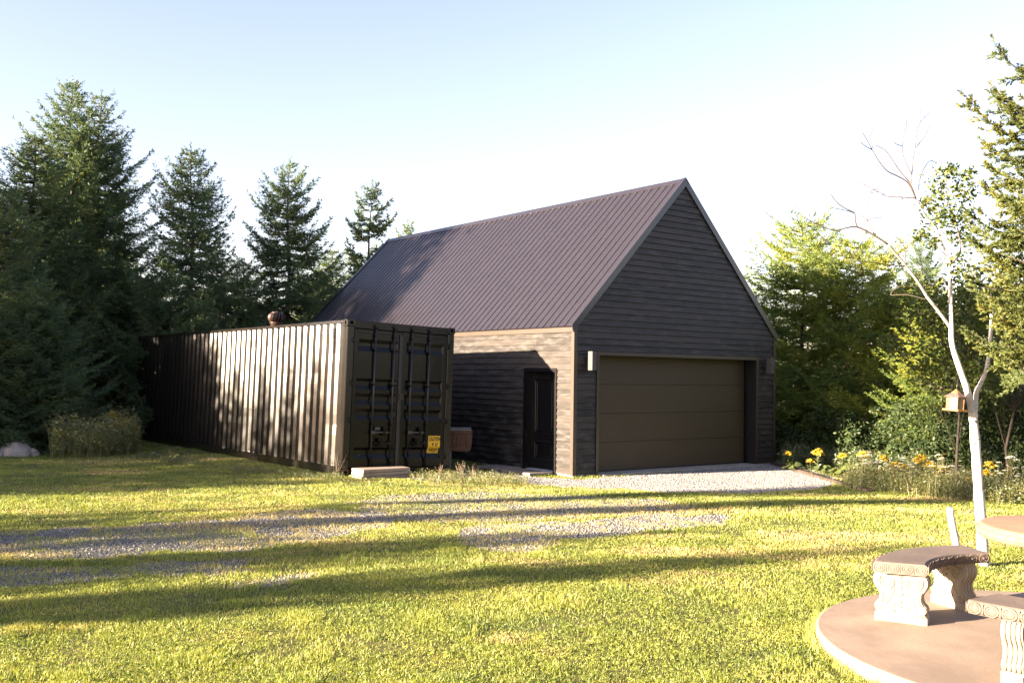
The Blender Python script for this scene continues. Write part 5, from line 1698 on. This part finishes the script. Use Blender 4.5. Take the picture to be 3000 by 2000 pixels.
def carrot(h, seed, heads=4):
    r = random.Random(seed); nr = np.random.default_rng(seed)
    root = empty('wild_carrot_plant')
    st = MB(); O_, D_ = [], []
    tips = []
    for k in range(heads):
        a = r.uniform(0, 6.28); sp_ = r.uniform(.05, .22) * h; hh = h * r.uniform(.6, 1.0)
        P = lambda t: np.array([math.cos(a) * sp_ * t ** 1.6, math.sin(a) * sp_ * t ** 1.6, hh * t])
        st.tube([P(t) for t in (0, .3, .6, 1)], [.008, .0075, .0065, .006], 5, tint=.85)
        tips.append((P(1), a))
        for j in range(6):
            t = .08 + .6 * r.random(); an = r.uniform(0, 6.28)
            O_.append(P(t)); D_.append([math.cos(an), math.sin(an), .5])
    st.build('stem', M['weed'], root)
    v, f, t = brush(np.array(O_), np.array(D_, float), np.full(len(O_), .09), 6, .06, .008, nr.random(len(O_)), nr, .7)
    np_mesh('foliage', v, f, t, M['weed'], root)
    for (p, a) in tips:
        mb = MB(); R_ = r.uniform(.045, .095); op = r.random() > .35
        m = 13
        for i in range(m):
            an = i * 2.4; q = math.sqrt((i + .3) / m) * R_
            c = p + np.array([math.cos(an) * q, math.sin(an) * q, (.018 if op else .03 + .4 * q) - (q * q * 4 if op else 0)])
            s = R_ * .34
            mb.add([c + np.array([s, 0, 0]), c + np.array([0, s, .002]), c + np.array([-s, 0, 0]), c + np.array([0, -s, .002]), c + np.array([0, 0, s * .7])], [(0, 1, 4), (1, 2, 4), (2, 3, 4), (3, 0, 4), (3, 2, 1, 0)], r.random())
            mb.add([p, c + np.array([.001, 0, 0]), c + np.array([0, .001, 0])], [(0, 1, 2)], .2)
        mb.build('umbel', M['whiteflower'] if op else M['weed'], root)
    return root
def put(o, px, py, rz=0.0, s=1.0, z=None):
    p = at_z(px, py, 0.06)
    o.location = (p[0], p[1], float(ground_z(p[0], p[1])) - 0.01)
    o.rotation_euler = (0, 0, rz); o.scale = (s, s, s)
    return p
def hgt(px, pb, pt):   # plant height from its foot and tip in the picture
    p = at_z(px, pb, 0.06)
    return float(at_y(px, pt, p[1])[2]) - 0.06
GG = 'goldenrods in the weed bed on the right'
for i, (px, pb, pt, tops, lab) in enumerate(((2392, 1385, 1306, 3, 'broad goldenrod with three yellow plumes in the garage shade'), (2374, 1388, 1334, 1, 'small goldenrod below the broad one, near the timber'), (2465, 1392, 1318, 1, 'single goldenrod with a round yellow plume left of the lit weeds'),
    (2308, 1372, 1315, 1, 'goldenrod with a few yellow flowers next to the garage corner'), (2525, 1404, 1310, 2, 'goldenrod behind the first tall white umbels'), (2590, 1408, 1325, 1, 'goldenrod with a wide drooping plume in the lit weeds'),
    (2622, 1415, 1345, 2, 'goldenrod in the thick of the lit weed bed'), (2648, 1420, 1352, 1, 'goldenrod half hidden by wild carrot stems'), (2701, 1425, 1315, 2, 'tall bright goldenrod nearest the middle of the lit weeds'), (2722, 1428, 1328, 1, 'bright goldenrod just right of the tallest one'),
    (2757, 1432, 1355, 2, 'leaning goldenrod left of the birch trunk'), (2903, 1438, 1342, 1, 'goldenrod directly right of the birch trunk'), (2893, 1442, 1370, 1, 'small goldenrod touching the right side of the birch trunk'), (2845, 1440, 1385, 1, 'small goldenrod touching the left side of the birch trunk'))):
    g_ = goldenrod(hgt(px, pb, pt), 200 + i, tops); put(g_, px, pb, i); tag(g_, lab, 'plant', GG)
GL_ = 'goldenrods at the wood edge on the left'
for i, (px, pb, pt, tops, lab) in enumerate(((42, 1312, 1228, 2, 'goldenrod above the pale rocks at the left edge'), (310, 1325, 1208, 2, 'goldenrod with the highest yellow plume beside the container'), (335, 1325, 1225, 1, 'goldenrod right of the highest one by the container'), (360, 1326, 1222, 2, 'goldenrod with two plumes close to the container'), (385, 1328, 1245, 1, 'goldenrod touching the dark far end of the container'),
                                            (240, 1322, 1236, 1, 'goldenrod in the middle of the left weed clump'), (180, 1322, 1252, 1, 'goldenrod at the left of the weed clump'))):
    g_ = goldenrod(hgt(px, pb, pt), 230 + i, tops); put(g_, px, pb, i); tag(g_, lab, 'plant', GL_)
cp = [carrot(1.0, 300 + i, 3 + i % 3) for i in range(5)]
used = [False] * 5
GCR = 'wild carrots in the weed bed on the right'
cps = [(2500, 1408, 1330), (2515, 1410, 1345), (2530, 1412, 1308), (2548, 1412, 1318), (2560, 1414, 1310), (2575, 1414, 1306), (2598, 1415, 1345), (2612, 1417, 1340), (2626, 1418, 1325), (2640, 1420, 1335), (2655, 1422, 1345), (2665, 1422, 1342), (2675, 1424, 1330), (2690, 1426, 1350),
       (2740, 1430, 1316), (2747, 1431, 1330), (2765, 1432, 1320), (2772, 1433, 1342), (2788, 1434, 1335), (2802, 1435, 1350), (2815, 1436, 1345), (2825, 1437, 1362), (2832, 1438, 1392), (2842, 1440, 1405), (2925, 1442, 1340), (2938, 1443, 1345), (2950, 1444, 1318), (2958, 1444, 1314), (2972, 1445, 1335), (2990, 1446, 1352), (2915, 1444, 1372),
       (2440, 1412, 1384), (2475, 1414, 1378), (2490, 1416, 1388), (2380, 1416, 1396)]
for i, (px, pb, pt) in enumerate(cps):
    k = i % 5
    o_ = cp[k] if not used[k] else copy_tree(cp[k])
    used[k] = True
    put(o_, px, pb, i * 2.1, hgt(px, pb, pt)); tag(o_, 'white flowered wild carrot on thin pale stems in the weed bed by the birch', 'plant', GCR)
# burdock-like broad leaves
def broadleaf_plant(seed, n=18, R=0.35, H=0.28):
    r = random.Random(seed)
    mb, st = MB(), MB()
    for i in range(n):
        a = i * 2.4; rr_ = R * math.sqrt((i + .5) / n); z = H * r.uniform(.5, 1.0)
        c = Vector((math.cos(a) * rr_, math.sin(a) * rr_, z)); s = r.uniform(.07, .12)
        u = Vector((math.cos(a), math.sin(a), -.35)).normalized(); w = Vector((-math.sin(a), math.cos(a), r.uniform(-.2, .2)))
        ring = [c + u * (s * math.cos(t) * 1.1) + w * (s * math.sin(t) * .9) + Vector((0, 0, .25 * s * math.cos(2 * t))) for t in np.linspace(0, 6.283, 10)[:-1]]
        mb.add(ring + [c + Vector((0, 0, -.15 * s))], [(k, (k + 1) % 9, 9) for k in range(9)], r.uniform(.15, .6), True)
        st.tube([(0, 0, 0), c * .6 + Vector((0, 0, .02)), c], .004, 4, tint=.4)
    root = empty('broad_leaved_plant'); st.build('stem', M['weed'], root); mb.build('leaves', M['weed'], root)
    return root
bp = None
for i, (px, py, s, lab) in enumerate(((2480, 1400, 1.0, 'clump of big round leaves at the end of the timber in the shade'), (2510, 1396, 1.1, 'clump of big round leaves below the leftmost lit white umbels'), (2420, 1392, .8, 'clump of big round leaves along the shaded timber'), (2330, 1376, .7, 'low leafy clump near the garage corner'), (455, 1345, .6, 'low leafy clump against the foot of the container'), (520, 1352, .5, 'small leafy clump farther right along the container foot'))):
    o_ = broadleaf_plant(400) if bp is None else copy_tree(bp)
    bp = bp or o_
    put(o_, px, py, i * 1.4, s); tag(o_, lab, 'plant', 'broad leaved weeds')
# dry brown weed at the container corner
def dry_weed(h, seed, n=14):
    r = random.Random(seed); mb, hd = MB(), MB()
    for k in range(n):
        a = r.uniform(0, 6.28); sp_ = r.uniform(.05, .35) * h; hh = h * r.uniform(.45, 1)
        pts = [Vector((math.cos(a) * sp_ * t, math.sin(a) * sp_ * t, hh * (t - .12 * t * t))) for t in (0, .35, .7, 1)]
        mb.tube(pts, [.004, .003, .0025, .0015], 4, tint=r.random())
        for j in range(9):
            c = pts[2].lerp(pts[3], r.random()) + Vector((r.gauss(0, .015), r.gauss(0, .015), r.gauss(0, .02))); s = .009
            hd.add([c + Vector((s, 0, 0)), c + Vector((-s * .5, s, 0)), c + Vector((-s * .5, -s, 0)), c + Vector((0, 0, s * 2))], [(0, 1, 3), (1, 2, 3), (2, 0, 3)], r.random())
    root = empty('dry_weed'); mb.build('stalk', M['dryweed'], root); hd.build('seed_heads', M['dryweed'], root)
    return root
dw = dry_weed(1.0, 5)
for i, (px, py, h, lab) in enumerate(((985, 1402, .55, 'dry brown weed at the near corner of the container, beside the pavers'), (1002, 1396, .42, 'smaller dry weed touching the left end of the paver stack'), (1030, 1398, .5, 'thin dry stalks rising in front of the left container door'), (1290, 1400, .32, 'pale dry stalks in front of the right container door'), (1352, 1402, .42, 'dry stalks below the brown wooden box'), (1385, 1404, .38, 'dry stalks right of the brown wooden box'), (1480, 1402, .14, 'short dry stalks by the flat pavers'), (500, 1352, .35, 'dry stalk against the foot of the container, far left'), (620, 1372, .3, 'dry stalk against the middle of the container foot'))):
    o_ = dw if i == 0 else copy_tree(dw)
    put(o_, px, py, i * 1.2, h); tag(o_, lab, 'plant', 'dry weeds')
# rank growth nobody could count: tall grass and undergrowth
def rank(poly_px, n, h0, h1, w, seed, name, label, lean=0.5, tlo=.15, thi=.7, lf=.065):
    P = world_poly(poly_px)
    r = np.random.default_rng(seed)
    xs, ys = [], []
    x = r.uniform(P[:, 0].min(), P[:, 0].max(), n * 6); y = r.uniform(P[:, 1].min(), P[:, 1].max(), n * 6)
    k = inside(P, x + .2 * (fbm(x * 3, y * 3, seed) - .5), y + .2 * (fbm(x * 3, y * 3, seed + 1) - .5)) & ~blocked(x, y, .02)
    x, y = x[k][:n], y[k][:n]
    m = len(x)
    hh = (h0 + (h1 - h0) * r.random(m)) * (.45 + .95 * fbm(x * 1.4, y * 1.4, seed + 2))
    v, f, t = blades(x, y, hh, np.full(m, w) * (.7 + .6 * r.random(m)), lean, np.clip(tlo + (thi - tlo) * r.random(m) + .3 * (fbm(x * 2, y * 2, seed + 5) - .5), 0, 1), name)
    # leaves along the stems
    c = np.repeat(np.stack([x, y, ground_z(x, y)], 1), 9, 0); hr = np.repeat(hh, 9)
    c[:, 2] += hr * (.25 + .7 * r.random(m * 9)); c[:, :2] += r.normal(size=(m * 9, 2)) * .04
    d = r.normal(size=(m * 9, 3)); d[:, 2] = abs(d[:, 2]) * .6
    v2, f2, t2 = brush(c, d, np.full(m * 9, .02), 2, lf, lf * .28, np.repeat(np.clip(tlo + (thi - tlo) * r.random(m), 0, 1), 9), r, .5)
    o = np_mesh(name, np.concatenate([v, v2]), np.concatenate([f, f2 + len(v)]), np.concatenate([t, t2]), M['weed'])
    return tag(o, label, 'weeds', kind='stuff')
rank([(150, 1318), (260, 1300), (392, 1300), (405, 1335), (300, 1345), (150, 1345)], 2000, .35, 1.0, .008, 501, 'tall_weeds', 'tall green weeds in a clump at the far end of the container', tlo=.4, thi=.95)
rank([(-200, 1305), (-50, 1285), (150, 1285), (200, 1322), (120, 1318), (-50, 1305)], 2200, .2, .7, .012, 502, 'tall_weeds', 'dark weeds along the wood edge at the far left', tlo=.05, thi=.5)
rank([(2490, 1402), (2700, 1405), (2860, 1425), (3100, 1425), (3200, 1480), (2900, 1470), (2750, 1452), (2600, 1438), (2480, 1425)], 3600, .10, .46, .007, 503, 'tall_grass', 'tall pale grass and weeds of the bed around the birch', tlo=.3, thi=.95, lf=.038)
rank([(2285, 1362), (2440, 1368), (2600, 1395), (2860, 1402), (3150, 1400), (3150, 1360), (2600, 1352), (2300, 1342)], 4200, .2, .6, .012, 504, 'undergrowth', 'dark undergrowth behind the gravel and weed bed', tlo=.0, thi=.45)
rank([(400, 1335), (700, 1380), (990, 1402), (1010, 1412), (980, 1416), (700, 1392), (400, 1348)], 900, .03, .13, .006, 505, 'edge_grass', 'uncut grass along the foot of the container', tlo=.2, thi=.8, lf=.022)
rank([(1180, 1398), (1330, 1392), (1500, 1392), (1560, 1412), (1450, 1420), (1250, 1416)], 700, .05, .17, .005, 506, 'edge_grass', 'uncut grass between the container and the garage', tlo=.4, thi=1.0, lf=.022)
